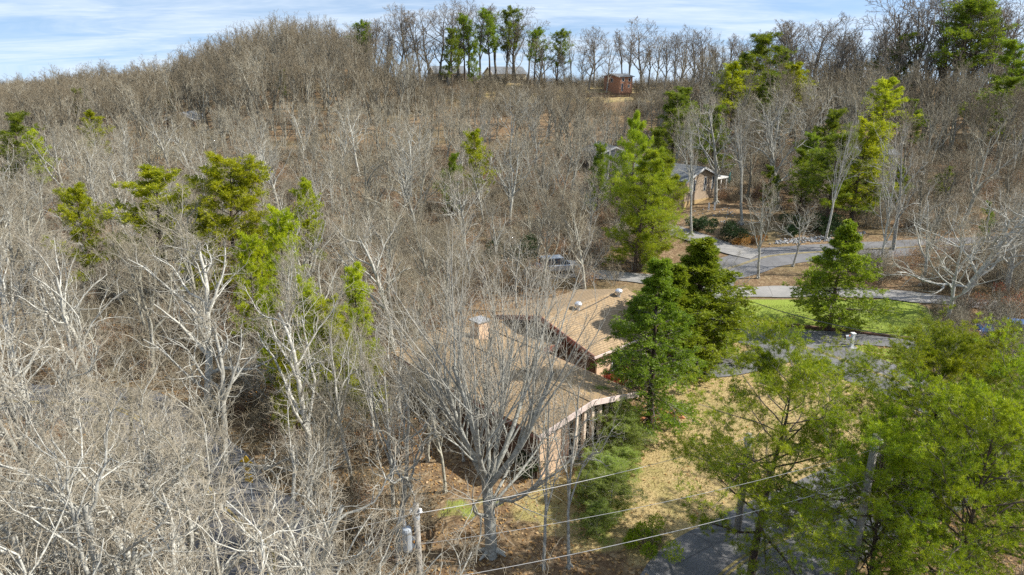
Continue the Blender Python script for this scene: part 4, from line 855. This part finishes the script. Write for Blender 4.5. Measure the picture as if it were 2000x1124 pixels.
RIGHTP = [(700, 48, 195, 0, .9, 'pine at the left end of the ridge pines'), (905, 38, 190, 0, .85, 'tall pine on the ridge, left of the three highest'), (955, 28, 192, 0, .9, 'ridge pine in the middle of the three highest'), (990, 24, 195, 0, .9, 'ridge pine rightmost of the three highest'),
          (880, 62, 184, 1, .7, 'short pine at the foot of the three highest ridge pines'), (925, 90, 180, 1, .6, 'dark low pine among the ridge trunks'), (1045, 62, 190, 0, .9, 'ridge pine just right of the three highest'), (1090, 66, 188, 0, .9, 'last pine of the ridge row toward the brick house'),
          (1478, 78, 140, 1, 1.25, 'large green pine breaking the skyline left of centre right'), (1440, 130, 130, 2, 1.1, 'green pine below the large skyline pine'), (1530, 100, 146, 1, .9, 'pine to the right of the large skyline pine'),
          (1735, 160, 118, 2, 1.15, 'yellow-green flat-topped pine on the right slope'), (1890, 6, 150, 0, 1.15, 'tallest pine on the right skyline'), (1925, 20, 156, 0, 1.0, 'second tallest pine on the right skyline'),
          (1965, 160, 120, 1, 1.3, 'broad dark pine at the right picture edge'), (1760, 75, 160, 1, 1.1, 'dark rounded evergreen on the right skyline'), (1320, 190, 112, 1, 1.1, 'dark evergreen behind the cottage chimney side'),
          (1345, 180, 120, 1, 1.0, 'light green evergreen above the dark one behind the cottage'), (1620, 225, 96, 1, 1.0, 'dark hemlock-like pine on the right slope, left of the blue-grey house'), (1590, 270, 92, 1, .8, 'small dark pine left of the blue-grey house'),
          (1680, 300, 88, 1, 1.0, 'dark pine hiding part of the blue-grey house'), (1645, 330, 86, 1, .7, 'low dark pine below the blue-grey house'), (1720, 260, 100, 2, .9, 'pine with open crown right of the blue-grey house'), (1990, 90, 135, 1, 1.0, 'dark pine above the broad one at the right edge'), (1400, 215, 104, 1, 1.0, 'dark evergreen right of the cottage roof'), (1505, 150, 128, 1, 1.1, 'dark pine under the large skyline pine'), (1560, 130, 138, 2, 1.0, 'green pine between the skyline pine and the flat-topped slope pine'), (1575, 300, 88, 1, .9, 'feathery dark evergreen above the ditch stones, left of its neighbours'), (1705, 345, 84, 1, .9, 'feathery dark evergreen right of the ivy thicket'), (1760, 330, 90, 1, .8, 'small dark evergreen under the yellow-green slope pine'), (1290, 260, 98, 1, .9, 'dark evergreen directly behind the white pines'), (1640, 270, 82, 1, 1.2, 'broad dark evergreen in front of the blue-grey house'), (1690, 255, 84, 3, 1.0, 'lighter green pine in front of the blue-grey house'), (1510, 330, 88, 1, .8, 'dark evergreen behind the straight pale trees right of the cottage'), (1850, 330, 92, 1, .9, 'dark evergreen behind the wide pale tree at the right'), (1790, 200, 125, 1, 1.0, 'dark evergreen right of the yellow-green slope pine'), (1935, 400, 74, 1, .5, 'small dark evergreen at the right behind pale limbs')]
for px, ty, dist, k, wd, lab in RIGHTP:
    t = at_dist(px, ty, dist); b = (t[0], dist, tz(t[0], dist)); h = t[2] - b[2]; s = max(h, 4) / PINE_F[k][1]
    place(PINE_F[k][0], 'pine_tree', b, random.uniform(0, 6), s * wd * 1.3, lab, 'conifer', 'pines on the ridge and right slope', s); occupied.append(b[:2])

# bare trees one can point to
VASE = vase_tree(91, 12.8, M['grey'])
H_(VASE, 12.8, (960, 1092), 478, 'maple_tree', 'big grey many-stemmed bare tree in front of the house corner', rz=.3, widen=1.08)
HB = [((1062, 1112), 690, 1, .55, 'thin dark leaning bare trunk on the leafy lawn, left of the pair', None), ((1112, 1112), 640, 4, .5, 'thin dark leaning bare trunk on the leafy lawn, right of the pair', None),
      ((402, 800), 405, 2, 1.1, 'large pale tree with wide radiating limbs in the left wood', None), ((205, 815), 420, 1, 1.0, 'pale straight-trunked tree left of the large radiating one', None),
      ((150, 870), 430, 4, 1.0, 'pale forked tree near the left edge above the road', None), ((60, 860), 400, 0, 1.1, 'pale crooked tree at the left edge above the road', None), ((300, 735), 395, 3, 1.0, 'twiggy grey tree behind the large radiating pale one', None),
      ((770, 700), 380, 0, 1.15, 'large grey crooked tree left of the chimney', None), ((660, 760), 450, 4, .9, 'slim pale tree between the large crooked tree and the wood', None), ((850, 640), 370, 3, .9, 'twiggy tree right behind the large crooked one', None),
      ((560, 800), 470, 1, .9, 'pale upright tree with rust-leaved shrubs at its foot', None), ((690, 960), 560, 4, .7, 'pale leaning sapling left of the big many-stemmed tree', None), ((740, 900), 600, 1, .7, 'slender pale sapling nearest the left house wall', None),
      ((835, 905), 590, 3, .9, 'grey twiggy tree veiling the left end of the tan roof', None), ((790, 860), 560, 4, .9, 'slim pale tree just left of the tan roof', None), ((868, 965), 650, 3, .7, 'twiggy young tree left of the big many-stemmed one', None), ((905, 905), 640, 1, .6, 'thin upright tree against the dark left wall', None), ((800, 760), 500, 3, 1.0, 'twiggy tree at the far left roof corner', None), ((880, 660), 430, 3, 1.0, 'twiggy tree rising behind the chimney', None), ((1010, 610), 430, 4, .9, 'slim bare tree behind the middle of the roof', None)]
for base, ty, k, wd, lab, _ in HB: H_(NEAR[k][0], NEAR[k][1], base, ty, 'bare_tree', lab, widen=wd, group='pale bare trees in the foreground')
for i, (bx, by, ht, k, wd, lab) in enumerate(((-1.6, 14.6, 8.6, 4, 1.0, 'low pale tree whose twigs cover the transformer'), (-13.5, 13.0, 13.2, 0, 1.15, 'nearest white-limbed tree in the bottom left corner'), (-9.0, 14.0, 12.0, 2, 1.15, 'white crooked tree at the bottom left with a long limb to the right'), (-6.6, 17.2, 11.6, 0, 1.1, 'white crooked tree in the bottom centre left over the road'),
                       (-17.5, 19.5, 12.4, 2, 1.1, 'white spreading tree at the lower left edge'), (-3.2, 15.2, 9.6, 4, 1.1, 'low white sprawling tree below the utility pole'), (-12.2, 21.5, 11.2, 4, 1.0, 'white tree standing beside the bend of the left road'), (-20.5, 25.5, 12.4, 0, 1.0, 'white tree above the bottom left one at the picture edge'), (-8.6, 24.8, 9.8, 3, .9, 'twiggy brownish tree beside the yellow sign'),
                       (-17.5, 15.0, 12.5, 1, 1.0, 'white upright tree cut by the left picture edge'), (-5.6, 27.5, 9.4, 1, .8, 'slender tree on the leafy bank behind the yellow sign'), (-14.5, 29.0, 11.5, 2, 1.0, 'white spreading tree just beyond the left road bend'), (-9.8, 18.3, 11.2, 2, 1.0, 'white tree whose crown covers the left road bend'), (-11.8, 19.8, 10.8, 4, 1.0, 'slim white tree in front of the left road bend'), (-8.2, 20.2, 10.2, 0, 1.0, 'white crooked tree left of the yellow sign'), (-14.2, 18.0, 11.6, 2, 1.0, 'white low-limbed tree near the lower left edge'), (-15.2, 24.6, 9.6, 3, 1.15, 'twiggy grey tree hiding the middle of the left road bend'), (-18.3, 28.2, 9.4, 3, 1.15, 'twiggy grey tree hiding the upper part of the left road bend'), (-21.5, 31.0, 9.5, 4, 1.1, 'slim pale tree by the left road near the picture edge'), (-12.4, 23.8, 8.8, 3, 1.1, 'low twiggy tree left of the yellow sign across the road'))):
    b = (bx, by, tz(bx, by)); s = ht / NEAR[k][1]; place(NEAR[k][0], 'bare_tree', b, 1.3 * i, s * wd, lab, 'tree', 'white trees along the bottom left', s); occupied.append(b[:2])
for i, (bx, by, ht, k, rz, lab) in enumerate(((-10.2, 13.0, 14.0, 0, .4, 'thick-limbed white tree in the bottom left corner, nearest of all'), (-7.2, 12.4, 13.2, 1, 0.2, 'thick white tree at the bottom leaning to the right'), (-4.4, 12.6, 11.6, 0, 2.2, 'thick white tree at the bottom, left of the transformer pole'), (-13.6, 16.5, 14.0, 1, 5.6, 'thick crooked white tree at the lower left edge'))):
    b = (bx, by, tz(bx, by)); s = ht / WHITE[k][1]; place(WHITE[k][0], 'bare_tree', b, rz, s * 1.1, lab, 'tree', 'thick white trees at the bottom left', s); occupied.append(b[:2])
HR = [((1875, 600), 340, 2, 1.5, 'wide pale bare tree with many trunks at the right beyond the lawn'), ((1965, 580), 325, 0, 1.3, 'pale bare tree at the right edge beyond the lawn'), ((1480, 545), 340, 1, .9, 'bare tree with thin trunk on the bank left of the forked one'), ((1548, 522), 385, 4, 1.1, 'forked bare tree with clinging leaves on the bank above the gravel road'),
      ((1418, 635), 490, 4, .9, 'small pale bare tree at the left end of the green lawn'), ((1715, 545), 300, 1, .8, 'tall straight bare trunk right of the conical evergreen'), ((1800, 560), 350, 4, 1.15, 'pale bare tree left of the wide many-trunked one'), ((1350, 462), 205, 1, .7, 'tall dark double trunk in front of the cottage gable'),
      ((1398, 398), 150, 0, 1.0, 'large bare tree at the corner of the cottage porch'), ((1448, 440), 180, 1, .8, 'straight pale tree right of the closed teal umbrella'), ((1520, 410), 160, 2, .9, 'pale many-forked tree on the slope above the bank'), ((1612, 470), 220, 1, .7, 'thin straight tree rising behind the conical evergreen'),
      ((1745, 490), 190, 0, .8, 'tall leaning tree on the right slope'), ((1140, 580), 330, 3, 1.0, 'dark-trunked bare tree behind the tan roof'), ((1060, 570), 340, 3, .9, 'bare tree left of the silver car'), ((910, 505), 300, 0, 1.0, 'dark leaning trunk in the wood behind the chimney')]
for base, ty, k, wd, lab in HR: H_(NEAR[k][0], NEAR[k][1], base, ty, 'bare_tree', lab, widen=wd, group='bare trees beyond the house and lawn')

# the wood itself: each of the larger trees is its own thing
OPEN = [pxpoly(P_) for P_ in ([(800, 1124), (880, 960), (800, 780), (840, 650), (1000, 580), (1240, 560), (1330, 440), (1480, 425), (1560, 462), (1760, 470), (1770, 520), (1560, 548), (1800, 600), (1840, 680), (2000, 760), (2100, 900), (2100, 1124), (1500, 1300), (700, 1300)],)]
VIEWS = [np.array(cp[:2]) + [-1, 3]]
def ok(x, y, gap):
    if near_road(x, y, .3) or bool(in_house(np.array(x), np.array(y), 1.2)): return False
    if any((x - v[0]) ** 2 + (y - v[1]) ** 2 < 42 for v in VIEWS): return False
    if any(inpoly(np.array([x]), np.array([y]), P_)[0] for P_ in OPEN): return False
    return all((x - a) ** 2 + (y - b) ** 2 > gap * gap for a, b in occupied)
ZONES = {('L', 0): 'in the near wood left of the house', ('L', 1): 'in the middle of the left valley wood', ('L', 2): 'at the foot of the left hill', ('C', 0): 'in the wood behind the tan-roofed house', ('C', 1): 'in the valley wood below the ridge pines', ('C', 2): 'on the slope under the ridge pines',
         ('R', 0): 'beyond the lawn at the right', ('R', 1): 'on the leaf-strewn slope right of the cottage', ('R', 2): 'high on the right slope below the skyline'}
TYPES = {'crooked': 'pale bare tree with crooked limbs', 'upright': 'pale bare tree with upright limbs', 'spreading': 'pale bare tree with low limbs', 'twiggy': 'greyish bare tree dense with twigs', 'loose': 'slim bare tree with loose crown',
         'rounded': 'tan bare tree with rounded crown', 'narrow': 'tan bare tree with narrow crown', 'dark': 'dark brown bare tree', 'fine': 'pale bare tree with fine twigs'}
cnt = 0
ROADSIDE = 'beside the left road behind the white trees'
for tries in range(600):
    if cnt >= 26: break
    y = random.uniform(14, 31); x = random.uniform(-.84, -.10) * (y + 4)
    if not ok(x, y, 2.3): continue
    occupied.append((x, y)); cnt += 1; k = random.choices(range(5), (3, 2, 2, 2, 2))[0]; parts, h0, ty = NEAR[k]; s = random.uniform(8, 12) / h0
    place(parts, 'bare_tree', (x, y, tz(x, y)), random.uniform(0, 6.28), s * 1.1, f'{TYPES[ty]} {ROADSIDE}', 'tree', f'bare trees {ROADSIDE}', s, (random.gauss(0, .06), random.gauss(0, .06)))
for tries in range(9000):
    if cnt >= 218: break
    y = 30 + 100 * random.random() ** .85; u = random.uniform(-.86, .86); x = u * (y + 5)
    gap = (4.0 if y < 62 else 3.0 + y * .014) + (.9 if u > .22 else 0)
    if not ok(x, y, gap): continue
    z = tz(x, y); occupied.append((x, y)); cnt += 1
    side = 'L' if u < -.25 else 'C' if u < .2 else 'R'; ring = 0 if y < 62 else 1 if y < 98 else 2
    pool = NEAR if y < 46 else MID
    wts = [3, 2, 2, 1.5, 2] if pool is NEAR else ([2, 2, 3, .7, 4] if side != 'R' else [2, 2, 2, 4, 1.5])
    k = random.choices(range(5), wts)[0]; parts, h0, ty = pool[k]
    h = random.uniform(7.5, 13.5) if side != 'R' else random.uniform(10, 16.5)
    if side == 'C' and y < 75: h *= .9
    pxx = to_px((x, y, z + 8))[0]
    if 820 < pxx < 1340: h = max(5, min(h, (at_dist(pxx, (192 if 1150 < pxx < 1262 else 160) + random.uniform(-12, 30), y)[2] - z) / 1.06))
    s = h / h0; place(parts, 'bare_tree', (x, y, z), random.uniform(0, 6.28), s * random.uniform(.95, 1.25), f'{TYPES[ty]} {ZONES[(side, ring)]}', 'tree', f'bare trees {ZONES[(side, ring)]}', s, (random.gauss(0, .04), random.gauss(0, .04)))
print('wood trees', cnt)

# skyline trees along the ridge
rx = np.array([690, 830, 900, 1000, 1100, 1200, 1350, 1450, 1560, 1700, 1790, 1900, 2000]); rt = np.array([58, 28, 25, 45, 98, 78, 66, 88, 58, 80, 22, 15, 30])
order = [px for px in np.arange(690, 2030, 21) + np.array([random.uniform(-9, 9) for _ in range(64)]) if not 1198 < px < 1216]
nl = sum(px < 1194 for px in order); ordn = lambda n: f"{n}{'th' if 10 < n % 100 < 14 else {1: 'st', 2: 'nd', 3: 'rd'}.get(n % 10, 'th')}"
for i, px in enumerate(order):
    dist = float(np.interp(px, [690, 1000, 1350, 1560, 2000], [202, 196, 189, 166, 156])) + random.uniform(-9, 5); ty = np.interp(px, rx, rt) + random.uniform(-20, 14)
    t = at_dist(px, ty, dist); zb = tz(t[0], dist); k = random.choice((0, 1, 2)); s = 1.2 * max(t[2] - zb, 9) / RIDGE[k][1]
    lab = f'dark bare skyline tree on the ridge, {ordn(nl - i)} to the left of the brick house' if px < 1194 else f'dark bare skyline tree on the ridge, {ordn(i - nl + 1)} to the right of the brick house'
    place(RIDGE[k][0], 'bare_tree', (t[0], dist, zb), random.uniform(0, 6.28), s * random.uniform(1.0, 1.35), lab, 'tree', 'bare skyline trees on the ridge', s)

# masses nobody could count: far wood and underbrush, each one object
def scatter(name, pts, rot, sc, idx, protos, label, cat):
    coll = bpy.data.collections.new(name + '_kinds')
    for i, me in enumerate(protos):
        o = bpy.data.objects.new(f'{name}_kind_{i:02d}', me); coll.objects.link(o)
    me = bpy.data.meshes.new(name); me.vertices.add(len(pts)); me.vertices.foreach_set('co', np.asarray(pts, np.float32).ravel())
    for nm, tp, val in (('rot', 'FLOAT_VECTOR', rot), ('sc', 'FLOAT_VECTOR', sc)):
        a = me.attributes.new(nm, tp, 'POINT'); a.data.foreach_set('vector', np.asarray(val, np.float32).ravel())
    a = me.attributes.new('pick', 'INT', 'POINT'); a.data.foreach_set('value', np.asarray(idx, np.int32))
    ob = link(name, me); ng = bpy.data.node_groups.new(name + '_scatter', 'GeometryNodeTree')
    ng.interface.new_socket('Geometry', in_out='INPUT', socket_type='NodeSocketGeometry'); ng.interface.new_socket('Geometry', in_out='OUTPUT', socket_type='NodeSocketGeometry')
    gi, go = ng.nodes.new('NodeGroupInput'), ng.nodes.new('NodeGroupOutput'); ip = ng.nodes.new('GeometryNodeInstanceOnPoints'); ci = ng.nodes.new('GeometryNodeCollectionInfo')
    ci.inputs['Collection'].default_value = coll; ci.inputs['Separate Children'].default_value = True; ci.inputs['Reset Children'].default_value = True; ip.inputs['Pick Instance'].default_value = True
    def na(nm, t):
        n = ng.nodes.new('GeometryNodeInputNamedAttribute'); n.data_type = t; n.inputs['Name'].default_value = nm; return n.outputs[0]
    L_ = ng.links.new; L_(gi.outputs[0], ip.inputs['Points']); L_(ci.outputs[0], ip.inputs['Instance']); L_(na('pick', 'INT'), ip.inputs['Instance Index'])
    er = ng.nodes.new('FunctionNodeEulerToRotation'); L_(na('rot', 'FLOAT_VECTOR'), er.inputs[0]); L_(er.outputs[0], ip.inputs['Rotation']); L_(na('sc', 'FLOAT_VECTOR'), ip.inputs['Scale']); L_(ip.outputs[0], go.inputs[0])
    md = ob.modifiers.new('scatter', 'NODES'); md.node_group = ng
    return tag(ob, label, cat, kind='stuff')
def joined(parts):
    vs_, qs, rs, b = [], [], [], 0
    for _, me in parts:
        n = len(me.vertices); v = np.empty(n * 3, np.float32); me.vertices.foreach_get('co', v); q = np.empty(len(me.loops), np.int32); me.loops.foreach_get('vertex_index', q)
        r = np.empty(n, np.float32); me.attributes['rad'].data.foreach_get('value', r); vs_.append(v.reshape(-1, 3)); qs.append(q.reshape(-1, 4) + b); rs.append(r); b += n
    return mesh_np('tree', np.vstack(vs_), np.vstack(qs), mat=parts[0][1].materials[0], smooth=True, attrs={'rad': np.concatenate(rs)})
fp = [joined(t[0]) for t in FAR]
pts, rot, scl, idx = [], [], [], []
yy = 118.0
while yy < 620:
    sp = 3.6 + (yy - 118) * .012
    for x in np.arange(-.9 * yy, .9 * yy, sp):
        X = x + random.uniform(-.5, .5) * sp; Y = yy + random.uniform(-.5, .5) * sp; u = X / Y
        if 208 < Y < 270 and -.16 < u: continue
        if Y < 132 and not ok(X, Y, 3.0): continue
        right = u > -.02
        if right and random.random() < (.3 if Y < 165 else .85 if Y < 230 else .45): continue
        if -.20 < u <= -.02 and Y > 176 and random.random() < .8: continue
        if any(abs(X - h_.location.x) < 7 and -12 < Y - h_.location.y < 10 for h_ in scene.objects if h_.name.startswith(('brick_house', 'ridge_house', 'valley_house'))) and (random.random() < .8): continue
        h = random.uniform(.72, 1.08) * (1.0 if Y < 250 else .85) * (.62 if (Y < 146 and not right) else 1) * (.75 if u > -.16 and Y > 230 else 1)
        pxx = to_px((X, Y, tz(X, Y) + 8))[0]
        if 820 < pxx < 1340 and Y < 186:
            h = max(min(h, (at_dist(pxx, (194 if 1150 < pxx < 1262 else 158) + random.uniform(-14, 26), Y)[2] - tz(X, Y)) / 15), .3)
            if 1180 < pxx < 1240 and Y > 165: continue
        pts.append((X, Y, tz(X, Y))); rot.append((random.gauss(0, .05), random.gauss(0, .05), random.uniform(0, 6.28))); w = h * random.uniform(.9, 1.15); scl.append((w, w, h)); idx.append(random.choices((0, 1, 2, 3), (3, .7, 3, .8) if (Y > 146 or right) else (.5, 3, .5, 3))[0])
    yy += sp * .9
print('far trees', len(pts))
scatter('far_woodland', pts, rot, scl, idx, fp, 'dense bare brown woodland covering the far hillside and ridge', 'woodland')
# underbrush in the wood
sh = []
for sd, H0, mt, st in ((101, 3.2, 'tan', 9), (102, 2.4, 'russet', 10), (103, 4.2, 'pale', 8), (104, 2.0, 'brown', 11)):
    C_, B_ = shrub(sd, H0, M[mt], st, 0, .008)
    if mt == 'russet':
        rg_ = np.random.default_rng(5); B_ = B_[rg_.uniform(0, 1, len(B_)) < .6]; v_, q_ = blades(B_[:, -1], unit(rg_.normal(0, 1, (len(B_), 3))), 2, .09, .05, .6, rg_)
        C_.v.append(v_); nq = len(np.vstack(C_.q)); C_.q.append(q_ + C_.n); C_.r.append(np.zeros(len(v_))); me_ = C_.mesh('brush', [M[mt], M['rust']])
        me_.polygons.foreach_set('material_index', (np.arange(nq + len(q_)) >= nq).astype(np.int32)); sh.append(me_)
    else: sh.append(C_.mesh('brush', M[mt]))
pts, rot, scl, idx = [], [], [], []
for t_ in range(5400):
    y = 15 + 115 * random.random() ** .8; x = random.uniform(-.88, .88) * (y + 4)
    if near_road(x, y, -.2) or bool(in_house(np.array(x), np.array(y), .5)) or inpoly(np.array([x]), np.array([y]), OPEN[0])[0]: continue
    if any((x - v[0]) ** 2 + (y - v[1]) ** 2 < 30 for v in VIEWS) or (y < 36 and x < 0 and random.random() < .5): continue
    pts.append((x, y, tz(x, y))); rot.append((0, 0, random.uniform(0, 6.28))); s = random.uniform(.6, 1.25); scl.append((s, s, s)); idx.append(random.choices((0, 1, 2, 3), (3, 1.8, 1.0, 2.5))[0])
for t_ in range(900):                      # brushy edge of the ridge
    px = random.uniform(680, 1750); y = random.uniform(158, 206); x = at_dist(px, 160, y)[0]
    if 1180 < px < 1240 and y > 160: continue
    pts.append((x, y, tz(x, y))); rot.append((0, 0, random.uniform(0, 6.28))); s = random.uniform(.7, 1.5); scl.append((s, s, s)); idx.append(random.choices((0, 3), (1, 3))[0])
print('brush', len(pts))
scatter('underbrush', pts, rot, scl, idx, sh, 'tangled bare undergrowth and saplings filling the wood floor', 'undergrowth')

# shrubs one can point to
def bush(px, py, H0, mat, seed, label, ln=.12, w=.05, n=2500, name='bush', cat='shrub'):
    b = gt(px, py); e = empty(name, b, random.uniform(0, 6), label, cat); link('foliage', bush_mesh(seed, H0, M[mat], ln, w, n), e); link('stems', bush_stems(seed, H0, M['brown']), e); return e
bush(1180, 752, 1.5, 'redleaf', 201, 'red-leaved shrub beside the peach wall of the house')
bush(1205, 742, 1.2, 'redleaf', 202, 'smaller red-leaved shrub right of the other against the peach wall')
bush(1035, 520, 3.4, 'bush', 203, 'dark evergreen bush left of the silver car', .2, .1, 1800)
bush(975, 522, 2.6, 'bush', 204, 'dark evergreen bush behind the many-stemmed tree top', .2, .1, 1500)
bush(1410, 470, 2.6, 'bush', 205, 'dark ivy-covered bush below the cottage stones', .2, .1, 1800)
bush(1370, 452, 2.2, 'bush', 206, 'dark bush left of the ivy-covered one above the driveway', .2, .1, 1500)
bush(1600, 450, 3.0, 'bush', 207, 'dark evergreen thicket above the ditch stones', .2, .1, 2000)
bush(1540, 455, 2.2, 'bush', 208, 'low dark bush left of the thicket above the ditch stones', .2, .1, 1500)
bush(1440, 478, 1.4, 'rust', 209, 'rust-orange shrub at the edge of the upper road', .12, .06, 1200)
bush(1475, 476, 1.2, 'rust', 210, 'small rust-orange shrub right of the other by the upper road', .12, .06, 1000)
bush(1025, 925, 1.3, 'bush', 211, 'low green bush at the near house corner behind the many-stemmed tree', .1, .05, 1500)
bush(1270, 1075, 1.3, 'pine', 212, 'rounded green shrub on the dry lawn at the front', .12, .03, 2500)
bush(715, 725, 1.6, 'cedar', 213, 'green bush on the leafy bank left of the house', .12, .05, 2000)
bush(660, 640, 2.0, 'cedar', 214, 'yellow-green bush at the wood edge left of the house', .12, .05, 2000)
bush(345, 330, 6.5, 'cream', 215, 'pale cream rounded crown standing out in the far left wood', .3, .12, 2500, 'cream_tree', 'tree')
bush(1960, 600, 2.2, 'redleaf', 216, 'reddish shrub at the right edge under the pale bare tree', .12, .03, 700)

# say which one each wood tree is: its look, and where it stands relative to the nearest landmark
LAND = [((285, 62), 'the flat-topped pine'), ((435, 60), 'the bushy bright pine'), ((150, 60), 'the small leftmost pine'), ((340, 165), 'the brown valley house'), ((180, 128), 'the far yellow-green pine'), ((20, 115), 'the dark left-edge pine'),
        ((402, 38), 'the large radiating tree'), ((770, 47), 'the large crooked tree'), ((978, 42), 'the chimney'), ((1090, 70), 'the silver car'), ((1250, 69), 'the twin white pines'), ((1165, 90), 'the slate-roofed garage'), ((1370, 92), 'the cottage'),
        ((493, 28), 'the yellow sign'), ((1618, 52), 'the conical lawn evergreen'), ((1875, 57), 'the wide many-trunked tree'), ((1735, 118), 'the yellow-green slope pine'), ((1650, 100), 'the blue-grey house'), ((1478, 140), 'the large skyline pine'), ((1965, 120), 'the broad right-edge pine'),
        ((930, 92), 'the thin mid-valley pine'), ((550, 165), 'the single hillside pine'), ((600, 40), 'the lower green pine'), ((1548, 74), 'the forked bank tree'), ((590, 66), 'the thin half-hidden pine'), ((540, 52), 'the low dark-green pine')]
LW = [(np.array([at_dist(px, 500, d)[0], d]), nm) for (px, d), nm in LAND]
buckets = {}
for o in [o for o in scene.objects if o.type == 'EMPTY' and o.name.startswith('bare_tree') and o.get('group', '').startswith(('bare trees in ', 'bare trees at ', 'bare trees on ', 'bare trees beyond the lawn', 'bare trees high', 'bare trees beside'))]:
    p = np.array(o.location[:2]); dd = [np.linalg.norm(p - q) for q, _ in LW]; i = int(np.argmin(dd)); q, nm = LW[i]
    dx = (p[0] / p[1] - q[0] / q[1]) * q[1]; dy = p[1] - q[1]
    side = 'left of' if dx < 0 else 'right of'; depth = 'behind' if dy > 0 else 'in front of'
    rel = side if abs(dy) < .45 * abs(dx) else depth if abs(dx) < .45 * abs(dy) else f"{'behind and' if dy > 0 else 'before and'} {side}"
    buckets.setdefault((next((v for v in TYPES.values() if o['label'].startswith(v)), 'bare tree'), rel, nm), []).append((dd[i], o))
for (ty, rel, nm), lst in buckets.items():
    lst.sort(key=lambda t: t[0]); many = len(lst) > 1
    for n, (_, o) in enumerate(lst): o['label'] = f'{ty} {rel} {nm}' + ((', nearest such' if n == 0 else f', {ordn(n + 1)} such') if many else '')
